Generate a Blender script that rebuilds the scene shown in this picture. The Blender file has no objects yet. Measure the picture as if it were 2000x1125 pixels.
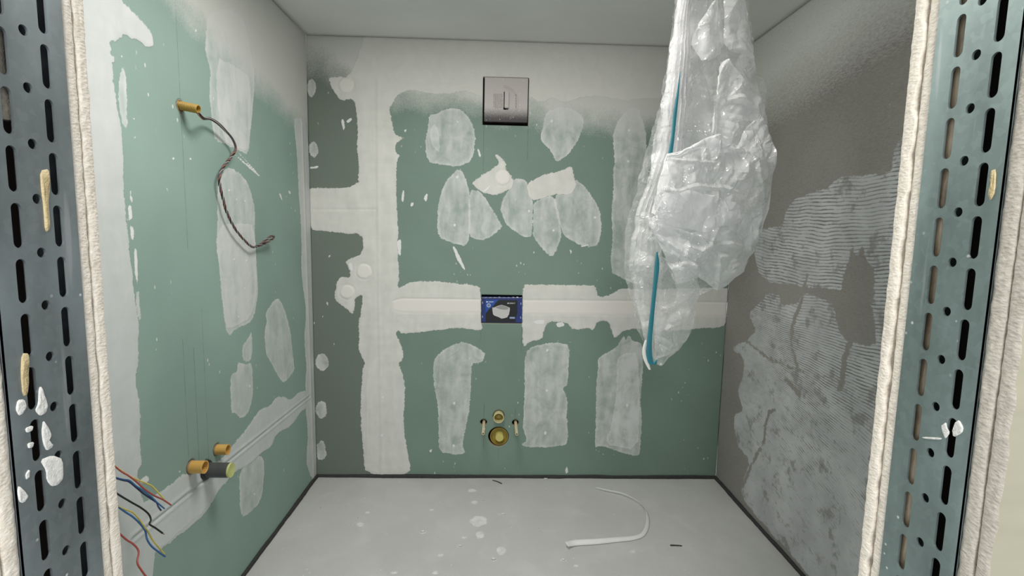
import bpy, bmesh, math, random
import numpy as np
from mathutils import Vector, Matrix

random.seed(7); np.random.seed(7)
S = bpy.context.scene
C = S.collection

# ------------------------------------------------------------------ camera
F, PITCH, ROLL, YAW, EYE = 980.65, .10965, .019688, .032783, 1.37657      # focal length in pixels of a 2000 px wide frame
XL, XR, D, H = -.99227, 1.28942, 2.73, 2.36285                            # room: left, right, back, height
YW0, YW1 = .355, .4855                                                    # front partition: hall face, room face
YS0, YS1 = .3830, .4588                                                   # the steel studs inside it
JL, JR = -.370, .390                                                      # jamb faces of the opening
fw = np.array([math.sin(YAW)*math.cos(PITCH), math.cos(YAW)*math.cos(PITCH), -math.sin(PITCH)])
rt0 = np.array([math.cos(YAW), -math.sin(YAW), 0.]); up0 = np.cross(rt0, fw)
rt = math.cos(ROLL)*rt0 + math.sin(ROLL)*up0; up = -math.sin(ROLL)*rt0 + math.cos(ROLL)*up0
cd = bpy.data.cameras.new('camera'); cam = bpy.data.objects.new('camera', cd); C.objects.link(cam)
cd.sensor_width = 36; cd.lens = F*36/2000; cd.clip_start = .02
cam.matrix_world = Matrix(((rt[0], up[0], -fw[0], 0), (rt[1], up[1], -fw[1], 0), (rt[2], up[2], -fw[2], EYE), (0, 0, 0, 1)))
S.camera = cam

# ------------------------------------------------------------------ light, world, exposure
W = bpy.data.worlds.new('hall_daylight'); S.world = W; W.use_nodes = True
W.node_tree.nodes['Background'].inputs[0].default_value = (.93, .97, 1, 1)
W.node_tree.nodes['Background'].inputs[1].default_value = 1.0
def area(name, loc, target, size, power, col=(1, 1, 1), shape='DISK', size_y=None):
    l = bpy.data.lights.new(name, 'AREA'); l.shape = shape; l.size = size; l.energy = power; l.color = col
    if size_y: l.size_y = size_y
    o = bpy.data.objects.new(name, l); C.objects.link(o); o.location = loc
    o.rotation_euler = (Vector(target)-Vector(loc)).to_track_quat('-Z', 'Y').to_euler()
    return o
area('ceiling_light', (-.16, 1.36, 2.33), (-.1, 1.45, 0), .6, 22, (1, .965, .91))
area('hall_fill', (.1, -.9, 2.05), (.1, 1.2, 1.3), .6, 24, (1, .985, .96), 'RECTANGLE', .4)  # unseen fill from the hall side, added to lift jambs and film glints
S.view_settings.view_transform = 'Standard'; S.view_settings.look = 'None'
S.view_settings.exposure = 0; S.view_settings.gamma = 1; S.view_settings.use_curve_mapping = False

# ------------------------------------------------------------------ helpers
def ray(px, py): return fw + rt*(px-1000)/F - up*(py-562.5)/F
def onX(px, py, X): d = ray(px, py); t = X/d[0]; return np.array([X, t*d[1], EYE+t*d[2]])
def onY(px, py, Y): d = ray(px, py); t = Y/d[1]; return np.array([t*d[0], Y, EYE+t*d[2]])
def onZ(px, py, Z): d = ray(px, py); t = (Z-EYE)/d[2]; return np.array([t*d[0], t*d[1], Z])

def tag(o, label=None, cat=None, group=None, kind=None):
    if label: o['label'] = label
    if cat: o['category'] = cat
    if group: o['group'] = group
    if kind: o['kind'] = kind
    return o
def link(name, me, parent=None):
    o = bpy.data.objects.new(name, me); C.objects.link(o)
    if parent is not None:
        o.parent = parent
        o.matrix_parent_inverse = Matrix.Translation(parent.location).inverted()
    return o
def thing(name, loc, label, cat, group=None):
    o = bpy.data.objects.new(name, None); C.objects.link(o); o.location = loc; o.empty_display_size = .05
    return tag(o, label, cat, group)
def mesh(name, v, f, mats, parent=None, smooth=True, mi=None):
    me = bpy.data.meshes.new(name); me.from_pydata([tuple(map(float, p)) for p in v], [], [tuple(map(int, q)) for q in f])
    for m in (mats if isinstance(mats, (list, tuple)) else [mats]): me.materials.append(m)
    if mi is not None: me.polygons.foreach_set('material_index', np.asarray(mi, dtype=np.int32))
    me.polygons.foreach_set('use_smooth', [smooth]*len(me.polygons)); me.update()
    return link(name, me, parent)
def finish(name, bm, mats, parent=None, smooth=False):
    bmesh.ops.recalc_face_normals(bm, faces=bm.faces)
    me = bpy.data.meshes.new(name); bm.to_mesh(me); bm.free()
    for m in (mats if isinstance(mats, (list, tuple)) else [mats]): me.materials.append(m)
    me.polygons.foreach_set('use_smooth', [smooth]*len(me.polygons)); me.update()
    return link(name, me, parent)
def box(bm, a, b, bev=0):
    r = bmesh.ops.create_cube(bm, size=1); vs = r['verts']
    for v in vs: v.co = Vector([a[i] + (v.co[i]+.5)*(b[i]-a[i]) for i in range(3)])
    if bev: bmesh.ops.bevel(bm, geom=list({e for v in vs for e in v.link_edges}), offset=bev, segments=2, affect='EDGES')

def h2(ix, iy, seed):
    n = (ix*374761393 + iy*668265263 + seed*1442695041) & 0x7fffffff
    n = ((n ^ (n >> 13))*1274126177) & 0x7fffffff
    return ((n ^ (n >> 16)) & 0xffff)/65535.
def vnoise(x, y, seed=0):
    x = np.asarray(x, float); y = np.asarray(y, float)
    ix = np.floor(x).astype(np.int64); iy = np.floor(y).astype(np.int64); fx = x-ix; fy = y-iy
    fx = fx*fx*(3-2*fx); fy = fy*fy*(3-2*fy)
    a, b, c, d = h2(ix, iy, seed), h2(ix+1, iy, seed), h2(ix, iy+1, seed), h2(ix+1, iy+1, seed)
    return (a*(1-fx)+b*fx)*(1-fy)+(c*(1-fx)+d*fx)*fy
def fbm(x, y, seed=0, o=3):
    s = 0; a = .5
    for i in range(o): s = s + a*vnoise(np.asarray(x)*2**i, np.asarray(y)*2**i, seed+i*17); a *= .5
    return s
def facet(x, y, seed=0, jit=.0):
    """piecewise linear heights over a triangulated grid: flat facets with sharp creases"""
    x = np.asarray(x, float); y = np.asarray(y, float)
    y = y + .35*np.floor(x)*0; ix = np.floor(x).astype(np.int64); iy = np.floor(y).astype(np.int64); fx = x-ix; fy = y-iy
    a, b, c, d = h2(ix, iy, seed), h2(ix+1, iy, seed), h2(ix, iy+1, seed), h2(ix+1, iy+1, seed)
    up_ = fx+fy < 1
    return np.where(up_, a+(b-a)*fx+(c-a)*fy, d+(c-d)*(1-fx)+(b-d)*(1-fy))
def crumple(x, z, sc, seed):
    wx = x + .35*sc*(vnoise(x/sc/1.3, z/sc/1.3, seed+3)-.5); wz = z + .35*sc*(vnoise(x/sc/1.3+9, z/sc/1.3, seed+5)-.5)
    r = 0
    for k in range(3):
        a = seed*1.7+k*1.05; ca, sa = math.cos(a), math.sin(a)
        s = sc*(1, .72, .5)[k]
        r = r + (1, .6, .4)[k]*(facet((wx*ca-wz*sa)/s, (wx*sa+wz*ca)/s, seed+k)-.5)
    return r
def chaikin(P, n=1):
    P = np.asarray(P, float)
    for _ in range(n):
        Q = np.roll(P, -1, 0); P = np.stack([.8*P+.2*Q, .2*P+.8*Q], 1).reshape(-1, 2)
    return P
def smooth_path(P, n=6):
    P = [np.asarray(p, float) for p in P]; out = []
    for i in range(len(P)-1):
        p0 = P[max(i-1, 0)]; p1 = P[i]; p2 = P[i+1]; p3 = P[min(i+2, len(P)-1)]
        for k in range(n):
            t = k/n; out.append(.5*(2*p1+(p2-p0)*t+(2*p0-5*p1+4*p2-p3)*t*t+(3*p1-p0-3*p2+p3)*t**3))
    out.append(P[-1]); return np.array(out)
def frames(P):
    T = np.gradient(P, axis=0); T /= np.linalg.norm(T, axis=1)[:, None]+1e-12
    n = np.cross(T[0], [0, 0, 1.]);
    if np.linalg.norm(n) < .1: n = np.cross(T[0], [1., 0, 0])
    n /= np.linalg.norm(n); N = []
    for t in T:
        n = n - t*(n@t); n /= np.linalg.norm(n); N.append(n)
    N = np.array(N); return T, N, np.cross(T, N)
def tube(name, P, r, mat, parent=None, seg=10, cap=True):
    P = np.asarray(P); T, N, B = frames(P); r = np.broadcast_to(r, len(P)); v = []; f = []
    for i in range(len(P)):
        for k in range(seg):
            a = 2*math.pi*k/seg; v.append(P[i]+r[i]*(N[i]*math.cos(a)+B[i]*math.sin(a)))
    for i in range(len(P)-1):
        for k in range(seg): f.append((i*seg+k, i*seg+(k+1) % seg, (i+1)*seg+(k+1) % seg, (i+1)*seg+k))
    if cap: f += [tuple(range(seg))[::-1], tuple((len(P)-1)*seg+k for k in range(seg))]
    return mesh(name, v, f, mat, parent)
def lathe(name, prof, origin, axis, mat, parent=None, seg=48, smooth=True):
    """prof: list of (distance along axis, radius); closed ends where radius is 0"""
    a = Vector(axis).normalized(); n = a.orthogonal().normalized(); b = a.cross(n); o = Vector(origin); v = []; f = []
    for (t, r) in prof:
        for k in range(seg):
            q = 2*math.pi*k/seg; v.append(o+a*t+(n*math.cos(q)+b*math.sin(q))*r)
    for i in range(len(prof)-1):
        for k in range(seg): f.append((i*seg+k, i*seg+(k+1) % seg, (i+1)*seg+(k+1) % seg, (i+1)*seg+k))
    ob = mesh(name, v, f, mat, parent, smooth)
    if smooth: ob.data.set_sharp_from_angle(angle=math.radians(40))
    return ob

# ------------------------------------------------------------------ node material helper
class M:
    def __init__(s, name):
        s.m = bpy.data.materials.new(name); s.m.use_nodes = True; s.t = s.m.node_tree; s.b = s.t.nodes['Principled BSDF']; s.out = s.t.nodes['Material Output']
        s.co = s.t.nodes.new('ShaderNodeTexCoord').outputs['Object']
    def put(s, sock, v):
        if isinstance(v, bpy.types.NodeSocket): s.t.links.new(v, sock)
        elif isinstance(v, (tuple, list)) and len(v) == 3 and sock.type == 'RGBA': sock.default_value = (*v, 1)
        else: sock.default_value = v
    def math(s, op, a, b=0., c=0., clamp=False):
        n = s.t.nodes.new('ShaderNodeMath'); n.operation = op; n.use_clamp = clamp
        for i, v in enumerate((a, b, c)): s.put(n.inputs[i], v)
        return n.outputs[0]
    def mix(s, f, a, b, mode='MIX'):
        n = s.t.nodes.new('ShaderNodeMix'); n.data_type = 'RGBA'; n.blend_type = mode
        s.put(n.inputs[0], f); s.put(n.inputs[6], a); s.put(n.inputs[7], b); return n.outputs[2]
    def rng(s, v, a, b, c=0., d=1.):
        n = s.t.nodes.new('ShaderNodeMapRange'); s.put(n.inputs[0], v)
        for i, q in enumerate((a, b, c, d)): s.put(n.inputs[i+1], q)
        return n.outputs[0]
    def attr(s, name):
        n = s.t.nodes.new('ShaderNodeAttribute'); n.attribute_name = name; return n.outputs['Fac']
    def map(s, scale=(1, 1, 1), rot=(0, 0, 0), loc=(0, 0, 0)):
        n = s.t.nodes.new('ShaderNodeMapping'); s.t.links.new(s.co, n.inputs[0]); n.inputs['Scale'].default_value = scale
        n.inputs['Rotation'].default_value = rot; n.inputs['Location'].default_value = loc; return n.outputs[0]
    def noise(s, scale, detail=3, vec=None, rough=.5, dist=0.):
        n = s.t.nodes.new('ShaderNodeTexNoise'); s.put(n.inputs['Vector'], vec or s.co); n.inputs['Scale'].default_value = scale
        n.inputs['Detail'].default_value = detail; n.inputs['Roughness'].default_value = rough; n.inputs['Distortion'].default_value = dist; return n.outputs[0]
    def voro(s, scale, feature='F1', vec=None, out='Distance'):
        n = s.t.nodes.new('ShaderNodeTexVoronoi'); n.feature = feature; s.put(n.inputs['Vector'], vec or s.co); n.inputs['Scale'].default_value = scale; return n.outputs[out]
    def xyz(s):
        n = s.t.nodes.new('ShaderNodeSeparateXYZ'); s.t.links.new(s.co, n.inputs[0]); return n.outputs
    def bump(s, h, strength=.3, dist=.001):
        n = s.t.nodes.new('ShaderNodeBump'); s.put(n.inputs['Height'], h); n.inputs['Strength'].default_value = strength; n.inputs['Distance'].default_value = dist
        s.t.links.new(n.outputs[0], s.b.inputs['Normal']); return n.outputs[0]
    def done(s, col=None, rough=None, metal=None, spec=None):
        for k, v in (('Base Color', col), ('Roughness', rough), ('Metallic', metal), ('Specular IOR Level', spec)):
            if v is not None: s.put(s.b.inputs[k], v)
        return s.m
def plain(name, col, rough=.6, metal=0., spec=.4, var=.12, scale=60, bump=.15):
    m = M(name); n = m.noise(scale)
    dark = tuple(c*(1-var) for c in col); light = tuple(min(1, c*(1+var)) for c in col)
    m.bump(m.noise(scale*3), bump, .001)
    return m.done(m.mix(n, dark, light), rough, metal, spec)

COMPOUND = (.74, .725, .69)

def board_material(name, green, lines, thin_lo, thin_hi, along, filler):
    """green moisture-resistant plasterboard with filler patches, joints, overspray; `lines`: (axis pos, z0, z1, half width)"""
    m = M(name); x, y, z = m.xyz()
    u = x if along == 'x' else y
    n1 = m.noise(95, 3); n2 = m.noise(26, 2); nbig = m.noise(2.2, 3); grain = m.noise(420, 2)
    rag = m.math('ADD', m.math('ADD', m.math('MULTIPLY', m.math('SUBTRACT', n1, .5), .015), m.math('MULTIPLY', m.math('SUBTRACT', n2, .5), .013)), m.math('MULTIPLY', m.math('SUBTRACT', m.noise(260, 3, rough=.65), .5), m.rng(m.noise(7, 1), .4, .6, .001, .012)))
    base = m.mix(m.rng(nbig, .3, .7), tuple(c*.90 for c in green), tuple(c*1.09 for c in green))
    base = m.mix(m.rng(grain, .3, .7, 0, .22), base, tuple(c*.72 for c in green))
    base = m.mix(m.math('MULTIPLY', m.attr('grey_board'), .85), base, (.165, .190, .160))
    # pencil lines and trowel scuffs
    for (p, a, b, w) in lines:
        q = m.math('MULTIPLY', m.math('LESS_THAN', m.math('ABSOLUTE', m.math('SUBTRACT', u, p)), w), m.math('MULTIPLY', m.math('GREATER_THAN', z, a), m.math('LESS_THAN', z, b)))
        base = m.mix(m.math('MULTIPLY', q, m.rng(n2, .3, .6, .25, .75)), base, tuple(c*.42 for c in green))
    fleck = m.voro(34, vec=m.map((1, 1, .55)))
    fm = m.math('MULTIPLY', m.rng(fleck, .13, .10), m.rng(m.noise(5, 2), .56, .66))
    base = m.mix(m.math('MULTIPLY', fm, .75), base, COMPOUND)
    h = m.math('MULTIPLY', grain, .08)
    # overspray of ceiling primer
    sp = m.attr('spray'); spn = m.math('ADD', sp, m.math('MULTIPLY', m.math('SUBTRACT', m.noise(160, 4, rough=.7), .5), .55))
    spn = m.math('ADD', spn, m.math('MULTIPLY', m.math('SUBTRACT', m.noise(9, 3), .5), .5))
    spm = m.rng(spn, .25, .8)
    col = m.mix(m.math('MULTIPLY', spm, .93), base, (.69, .685, .655))
    # thin filler coats, two layers so that overlapping strokes show
    streak = m.noise(14, 3, vec=m.map((1.6, 1.6, .5))); cloud = m.noise(11, 4, dist=1.6, rough=.6)
    for i, k in enumerate(('thin_coat', 'second_coat')):
        s_ = m.attr(k); sd = m.math('ADD', s_, rag)
        mask = m.rng(sd, .0012, -.0012)
        rim = m.math('MULTIPLY', m.rng(sd, -.016, -.001), .17)
        body = m.math('ADD', thin_lo, m.math('MULTIPLY', m.rng(m.math('ADD', streak, m.math('MULTIPLY', cloud, .8)), .62, 1.08), thin_hi-thin_lo))
        scr = m.rng(m.noise(120, 2, vec=m.map((1, 1, .12), rot=(.15, .15, 0))), .62, .75, 0, .14)
        op = m.math('MULTIPLY', m.math('ADD', m.math('ADD', body, rim), scr, clamp=True), mask)
        col = m.mix(op, col, (.70, .71, .70)); h = m.math('ADD', h, m.math('MULTIPLY', mask, m.math('ADD', .35, m.math('MULTIPLY', rim, 1.2))))
    sd = m.math('ADD', m.attr('thick_coat'), rag); mask = m.rng(sd, .0012, -.0012)
    op = m.math('MULTIPLY', m.rng(m.math('ADD', streak, m.math('MULTIPLY', m.noise(18, 2, vec=m.map((.35, .35, 1.3))), .6)), .5, 1.05, .80, 1.0), mask)
    tint = m.mix(m.rng(cloud, .35, .65), tuple(c*.95 for c in filler), filler)
    col = m.mix(op, col, tint); h = m.math('ADD', h, mask)
    # smooth taped band and raised/sunk joint lines, stored as geometry; the band is only purer filler
    sd = m.math('ADD', m.attr('band'), m.math('MULTIPLY', rag, .25)); mask = m.rng(sd, .001, -.001)
    col = m.mix(m.math('MULTIPLY', mask, .95), col, (.79, .755, .72))
    # small splashes
    sd = m.math('ADD', m.attr('splash'), m.math('MULTIPLY', rag, .45)); mask = m.rng(sd, .001, -.001)
    col = m.mix(m.math('MULTIPLY', mask, .95), col, (.80, .80, .79)); h = m.math('ADD', h, mask)
    h = m.math('ADD', h, m.math('MULTIPLY', n1, .12))
    m.bump(h, .8, .0011)
    return m.done(col, m.rng(grain, .3, .7, .62, .8), 0, .32)

# ------------------------------------------------------------------ walls as fine grids that carry the shapes of the coats
def sdf(P, U, V, far=.06):
    """signed distance (negative inside) of points to a polygon, exact near it"""
    d = np.full(U.shape, far); P = np.asarray(P)
    sel = (U > P[:, 0].min()-far) & (U < P[:, 0].max()+far) & (V > P[:, 1].min()-far) & (V < P[:, 1].max()+far)
    u, v = U[sel], V[sel]
    if not len(u): return d
    best = np.full(u.shape, 1e9); ins = np.zeros(u.shape, bool)
    for a, b in zip(P, np.roll(P, -1, 0)):
        e = b-a; L = e@e+1e-12; t = np.clip(((u-a[0])*e[0]+(v-a[1])*e[1])/L, 0, 1)
        best = np.minimum(best, (u-a[0]-t*e[0])**2+(v-a[1]-t*e[1])**2)
        c = (a[1] > v) != (b[1] > v)
        with np.errstate(divide='ignore', invalid='ignore'): xx = a[0]+(v-a[1])*e[0]/(e[1] if e[1] else 1e-12)
        ins ^= c & (u < xx)
    q = np.sqrt(best); d[sel] = np.where(ins, -q, np.minimum(q, far)); return d
def union(polys, U, V):
    d = np.full(U.shape, .06)
    for P in polys: d = np.minimum(d, sdf(P, U, V))
    return d
def polyline_d(P, U, V):
    best = np.full(U.shape, 1e9); P = np.asarray(P, float)
    for a, b in zip(P[:-1], P[1:]):
        e = b-a; L = e@e+1e-12; t = np.clip(((U-a[0])*e[0]+(V-a[1])*e[1])/L, 0, 1)
        best = np.minimum(best, (U-a[0]-t*e[0])**2+(V-a[1]-t*e[1])**2)
    return np.sqrt(best)
def grid_wall(name, pos, inward, u0, u1, v0, v1, step, rects, circles, mats, attrs, disp=None, skirt=.025):
    """pos(u,v,d)->xyz; rects (u0,u1,v0,v1) and circles (u,v,r) become real openings with returns"""
    def axis(a, b, cuts):
        L = np.linspace(a, b, int((b-a)/step)+1); cuts = np.array(sorted(cuts))
        if len(cuts): L = np.array([q for q in L if np.abs(cuts-q).min() > .45*step or q in (a, b)]); L = np.concatenate([L, cuts])
        return np.unique(L)
    us = axis(u0, u1, [q for r in rects for q in r[:2]]); vs = axis(v0, v1, [q for r in rects for q in r[2:]])
    U, V = np.meshgrid(us, vs); nu, nv = len(us), len(vs); U = U.ravel().copy(); V = V.ravel().copy(); inside = np.zeros(U.shape, bool)
    for (a, b, r) in circles:
        dx, dy = U-a, V-b; q = np.hypot(dx, dy)+1e-9; s = np.abs(q-r) < .72*step
        inside |= (q < r) & ~s; U[s] = a+dx[s]/q[s]*r; V[s] = b+dy[s]/q[s]*r
    i = np.arange((nv-1)*nu).reshape(nv-1, nu)[:, :-1].ravel(); Fq = np.stack([i, i+1, i+1+nu, i+nu], 1)
    keep = ~inside[Fq].any(1); cu, cv = U[Fq].mean(1), V[Fq].mean(1)
    for (a, b, c, d) in rects: keep &= ~((cu > a) & (cu < b) & (cv > c) & (cv < d))
    for (a, b, r) in circles: keep &= ~(np.hypot(U[Fq]-a, V[Fq]-b).max(1) < r+1e-5)
    Fq = Fq[keep]
    dd = disp(U, V) if disp is not None else np.zeros(U.shape)
    used = np.unique(Fq); re = -np.ones(len(U), int); re[used] = np.arange(len(used)); Fq = re[Fq]; U, V, dd = U[used], V[used], dd[used]
    E = np.concatenate([Fq[:, [k, (k+1) % 4]] for k in range(4)]); Es = np.sort(E, 1)
    _, inv, cnt = np.unique(Es[:, 0]*10**7+Es[:, 1], return_inverse=True, return_counts=True)
    B = E[cnt[inv] == 1]; n = len(U); bu = np.unique(B); bm_ = -np.ones(n, int); bm_[bu] = n+np.arange(len(bu))
    Fs = np.stack([B[:, 1], B[:, 0], bm_[B[:, 0]], bm_[B[:, 1]]], 1)
    P = np.concatenate([pos(U, V, dd), pos(U[bu], V[bu], np.full(len(bu), -skirt))])
    Fa = np.concatenate([Fq, Fs])
    if inward < 0: Fa = Fa[:, ::-1]
    me = bpy.data.meshes.new(name); me.vertices.add(len(P)); me.vertices.foreach_set('co', P.ravel().astype(np.float32))
    me.loops.add(Fa.size); me.loops.foreach_set('vertex_index', Fa.ravel().astype(np.int32)); me.polygons.add(len(Fa))
    me.polygons.foreach_set('loop_start', np.arange(0, Fa.size, 4, dtype=np.int32))
    for m_ in mats: me.materials.append(m_)
    mi = np.zeros(len(Fa), np.int32); mi[len(Fq):] = len(mats)-1; me.polygons.foreach_set('material_index', mi)
    me.update(calc_edges=True); me.validate()
    UU = np.concatenate([U, U[bu]]); VV = np.concatenate([V, V[bu]])
    for k, fn in attrs.items():
        a = me.attributes.new(k, 'FLOAT', 'POINT'); a.data.foreach_set('value', fn(UU, VV).astype(np.float32))
    return tag(link(name, me), kind='structure')

def bk(pts, n=1): return chaikin([onY(x, y, D)[[0, 2]] for x, y in pts], n)
def lf(pts, n=1): return chaikin([onX(x, y, XL)[1:] for x, y in pts], n)
def rg(pts, n=1): return chaikin([onX(x, y, XR)[1:] for x, y in pts], n)
def disc(x, y, rx, ry, n=14, jag=.12):
    return [(x+rx*math.cos(a)*(1+random.uniform(-jag, jag)), y+ry*math.sin(a)*(1+random.uniform(-jag, jag))) for a in [2*math.pi*k/n for k in range(n)]]

gypsum_dark = plain('gypsum_core_edge', (.34, .26, .18), .9, var=.35, scale=120)

# ---- back wall
BT = [
 [(655,150),(641,152),(650,174),(665,197),(688,192),(694,201),(699,250),(697,290),(701,317),(700,366),(608,368),(600,369),(604,449),(637,450),(659,455),(708,457),(710,494),(677,508),(675,512),(684,528),(684,542),(659,542),(654,579),(656,588),(672,599),(689,616),(693,599),(693,581),(707,576),(708,588),(705,611),(701,625),(701,655),(700,685),(708,697),(713,710),(707,721),(708,736),(704,775),(705,828),(709,874),(713,928),(803,928),(797,885),(790,851),(788,817),(792,759),(786,729),(778,710),(788,702),(788,690),(782,671),(774,656),(776,643),(786,652),(818,649),(857,645),(895,640),(929,645),(943,644),(940,625),(939,576),(938,559),(895,554),(837,548),(803,551),(788,559),(776,561),(780,545),(777,494),(778,450),(774,383),(774,339),(775,312),(781,303),(772,299),(772,281),(788,270),(770,263),(766,237),(760,214),(768,197),(779,183),(801,174),(837,182),(881,183),(908,177),(926,183),(943,188),(1033,188),(1059,201),(1077,190),(1103,201),(1130,192),(1148,188),(1179,188),(1223,197),(1250,192),(1470,195),(1470,30),(720,30),(700,110),(680,150)],
 [(1021,555),(1040,556),(1086,557),(1159,557),(1165,562),(1166,580),(1189,578),(1216,562),(1240,566),(1420,561),(1424,570),(1421,628),(1410,639),(1359,642),(1300,648),(1243,641),(1220,645),(1200,662),(1196,650),(1189,627),(1165,627),(1159,645),(1147,641),(1120,645),(1105,629),(1069,629),(1061,648),(1059,662),(1034,668),(1021,679),(1020,630)],
 [(923,357),(939,343),(966,328),(977,317),(966,303),(972,301),(988,317),(988,330),(997,339),(1003,357),(999,370),(970,381),(943,377),(926,363)],
 [(1028,361),(1041,352),(1063,341),(1094,334),(1117,323),(1121,343),(1126,361),(1117,381),(1081,379),(1043,394),(1032,379)],
 [(1475,190),(1475,30),(1300,30),(1300,200)],
]
B1 = [
 [(837,226),(854,221),(881,210),(903,215),(921,237),(929,263),(926,299),(914,319),(890,326),(863,321),(841,319),(832,303),(830,272),(837,246)],
 [(897,326),(908,346),(916,368),(919,406),(919,450),(912,481),(881,474),(857,463),(853,437),(857,392),(868,357)],
 [(1003,348),(1028,352),(1037,374),(1041,401),(1039,463),(1023,463),(992,443),(977,412),(981,392),(992,370)],
 [(1081,381),(1121,346),(1148,370),(1170,406),(1175,441),(1170,479),(1143,483),(1103,463),(1088,428)],
 [(1066,219),(1090,209),(1117,211),(1137,226),(1141,241),(1130,272),(1110,303),(1086,317),(1079,299),(1054,270),(1061,246)],
 [(908,666),(948,689),(946,698),(941,708),(921,710),(920,744),(919,782),(910,836),(902,870),(910,887),(887,888),(857,882),(857,836),(855,790),(848,756),(845,717),(853,694),(876,677)],
 [(1040,677),(1082,668),(1113,674),(1110,721),(1109,752),(1099,759),(1108,775),(1107,817),(1110,855),(1105,870),(1063,874),(1019,872),(1019,866),(1029,861),(1021,836),(1023,798),(1025,740),(1025,690)],
 [(1168,698),(1204,679),(1214,662),(1218,656),(1222,664),(1229,654),(1236,666),(1255,671),(1255,698),(1256,720),(1250,790),(1254,810),(1250,885),(1244,891),(1216,885),(1174,870),(1161,874),(1164,824),(1164,759),(1168,721)],
 [(1223,214),(1201,246),(1197,272),(1201,317),(1197,339),(1199,370),(1194,406),(1197,450),(1192,530),(1214,543),(1228,550),(1262,560),(1270,400),(1262,260),(1255,235),(1247,208)],
 disc(629,707,13,18), disc(628,800,11,18), disc(628,880,10,19), disc(608,171,9,18), disc(612,292,10,15),
]
B2 = [
 [(917,368),(939,374),(957,401),(981,441),(979,446),(948,470),(921,466),(914,450)],
 [(1043,392),(1081,379),(1094,428),(1097,463),(1086,490),(1077,503),(1059,486),(1041,463),(1041,428)],
 [(1204,700),(1222,690),(1246,688),(1250,790),(1246,880),(1180,868),(1195,830),(1205,760)],
 [(860,300),(846,290),(838,262),(846,240),(856,250)],
 [(715,720),(745,690),(742,920),(716,920)],
]
BS = [
 [(883,479),(888,482),(898,500),(910,528),(905,526),(892,506)], [(932,290),(935,290),(940,306),(936,308)], [(786,372),(790,372),(788,395),(784,392)],
 [(827,386),(833,378),(836,380),(832,396)], [(801,398),(808,394),(807,402),(802,404)], [(666,234),(671,233),(674,250),(670,256)], [(676,236),(686,229),(688,235),(679,241)],
 [(605,326),(616,325),(622,323),(622,328),(605,330)], [(788,255),(794,252),(792,259)], [(641,500),(647,497),(643,505)], [(636,590),(641,590),(640,600)],
 [(775,468),(784,468),(783,500),(778,498)], [(1112,487),(1117,490),(1115,497)], [(1104,916),(1108,910),(1110,924),(1105,925)], [(886,912),(890,900),(887,914)],
 [(837,880),(845,876),(842,884)], 
 [(940,375),(946,371),(962,357),(950,374)], [(1133,480),(1150,477),(1150,480),(1135,483)], [(1040,628),(1064,624),(1062,634),(1048,634)], [(1085,632),(1098,628),(1104,636),(1090,640)],
 [(680,515),(687,512),(690,530),(684,528)],
] + [disc(x, y, 2.6, 2.8) for x, y in ((887,788),(886,871),(1068,763),(1065,846),(1069,685),(1225,792),(1229,255),(1227,315),(894,238),(893,346),(1081,450),(1078,236),(748,776),(746,850),(1033,412),(888,440),(870,940),(1162,425))]
WHITEB = bk([(784,583),(939,585),(938,611),(784,610),(768,606),(766,588)], 0), bk([(1022,586),(1240,588),(1420,591),(1420,618),(1240,616),(1022,613)], 0)
BPLUG = [bk(disc(x, y, r, r, 18, .05)) for x, y, r in ((982,347,15),(711,530,15),(678,570,14),(676,166,15))]
hole_cover = (onY(943.5,152,D)[0], onY(1033.5,152,D)[0], onY(985,245,D)[2], onY(985,151,D)[2])
hole_card = (onY(940,600,D)[0], onY(1020,600,D)[0], onY(980,631.5,D)[2], onY(980,576,D)[2])
def bc(x, y, r): p = onY(x, y, D); return (p[0], p[2], r)
rodL, rodR = bc(944.5,825,.0195), bc(1006.5,826,.0195); hflush = bc(974,812,.0325); hdrain = bc(973.5,853,.0585)
KB = {}
def b_disp(U, V):
    d = np.zeros(U.shape)
    d += .0035*np.exp(-(polyline_d(bk([(738,158),(739,400),(741,600),(744,760),(746,928)], 0), U, V)/.007)**2)   # upright joint bead
    d -= .004*np.exp(-(polyline_d([onY(x, y, D)[[0, 2]] for x, y in ((610,409),(735,409))], U, V)/.005)**2)
    d -= .002*np.exp(-(polyline_d([onY(x, y, D)[[0, 2]] for x, y in ((740,158),(906,162))], U, V)/.004)**2)
    for L in WHITEB:
        s = sdf(L, U, V); d -= .0035*np.clip(1-np.abs(s)/.005, 0, 1)*(np.abs(s) < .02)
    for P in BPLUG:
        s = sdf(P, U, V); d += .004*np.clip(-s/.004, 0, 1) - .003*np.exp(-((s-.002)/.004)**2)
    t = union([bk(p) for p in BT], U, V); d += .0012*np.clip(-t/.004, 0, 1)
    return d + .0016*(fbm(U*3, V*3, 4)-.45)
board_back = board_material('green_plasterboard_back', (.200, .282, .236), [(-.076, 1.70, 1.94, .0012), (.158, 1.76, 1.94, .0012), (-.078, .78, .88, .0012), (.148, .72, .885, .0012), (-.054, .32, .42, .0014), (.122, .32, .40, .0014), (-.054, .16, .28, .0012), (.030, .10, .165, .0012)], .28, .74, 'x', COMPOUND)
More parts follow.
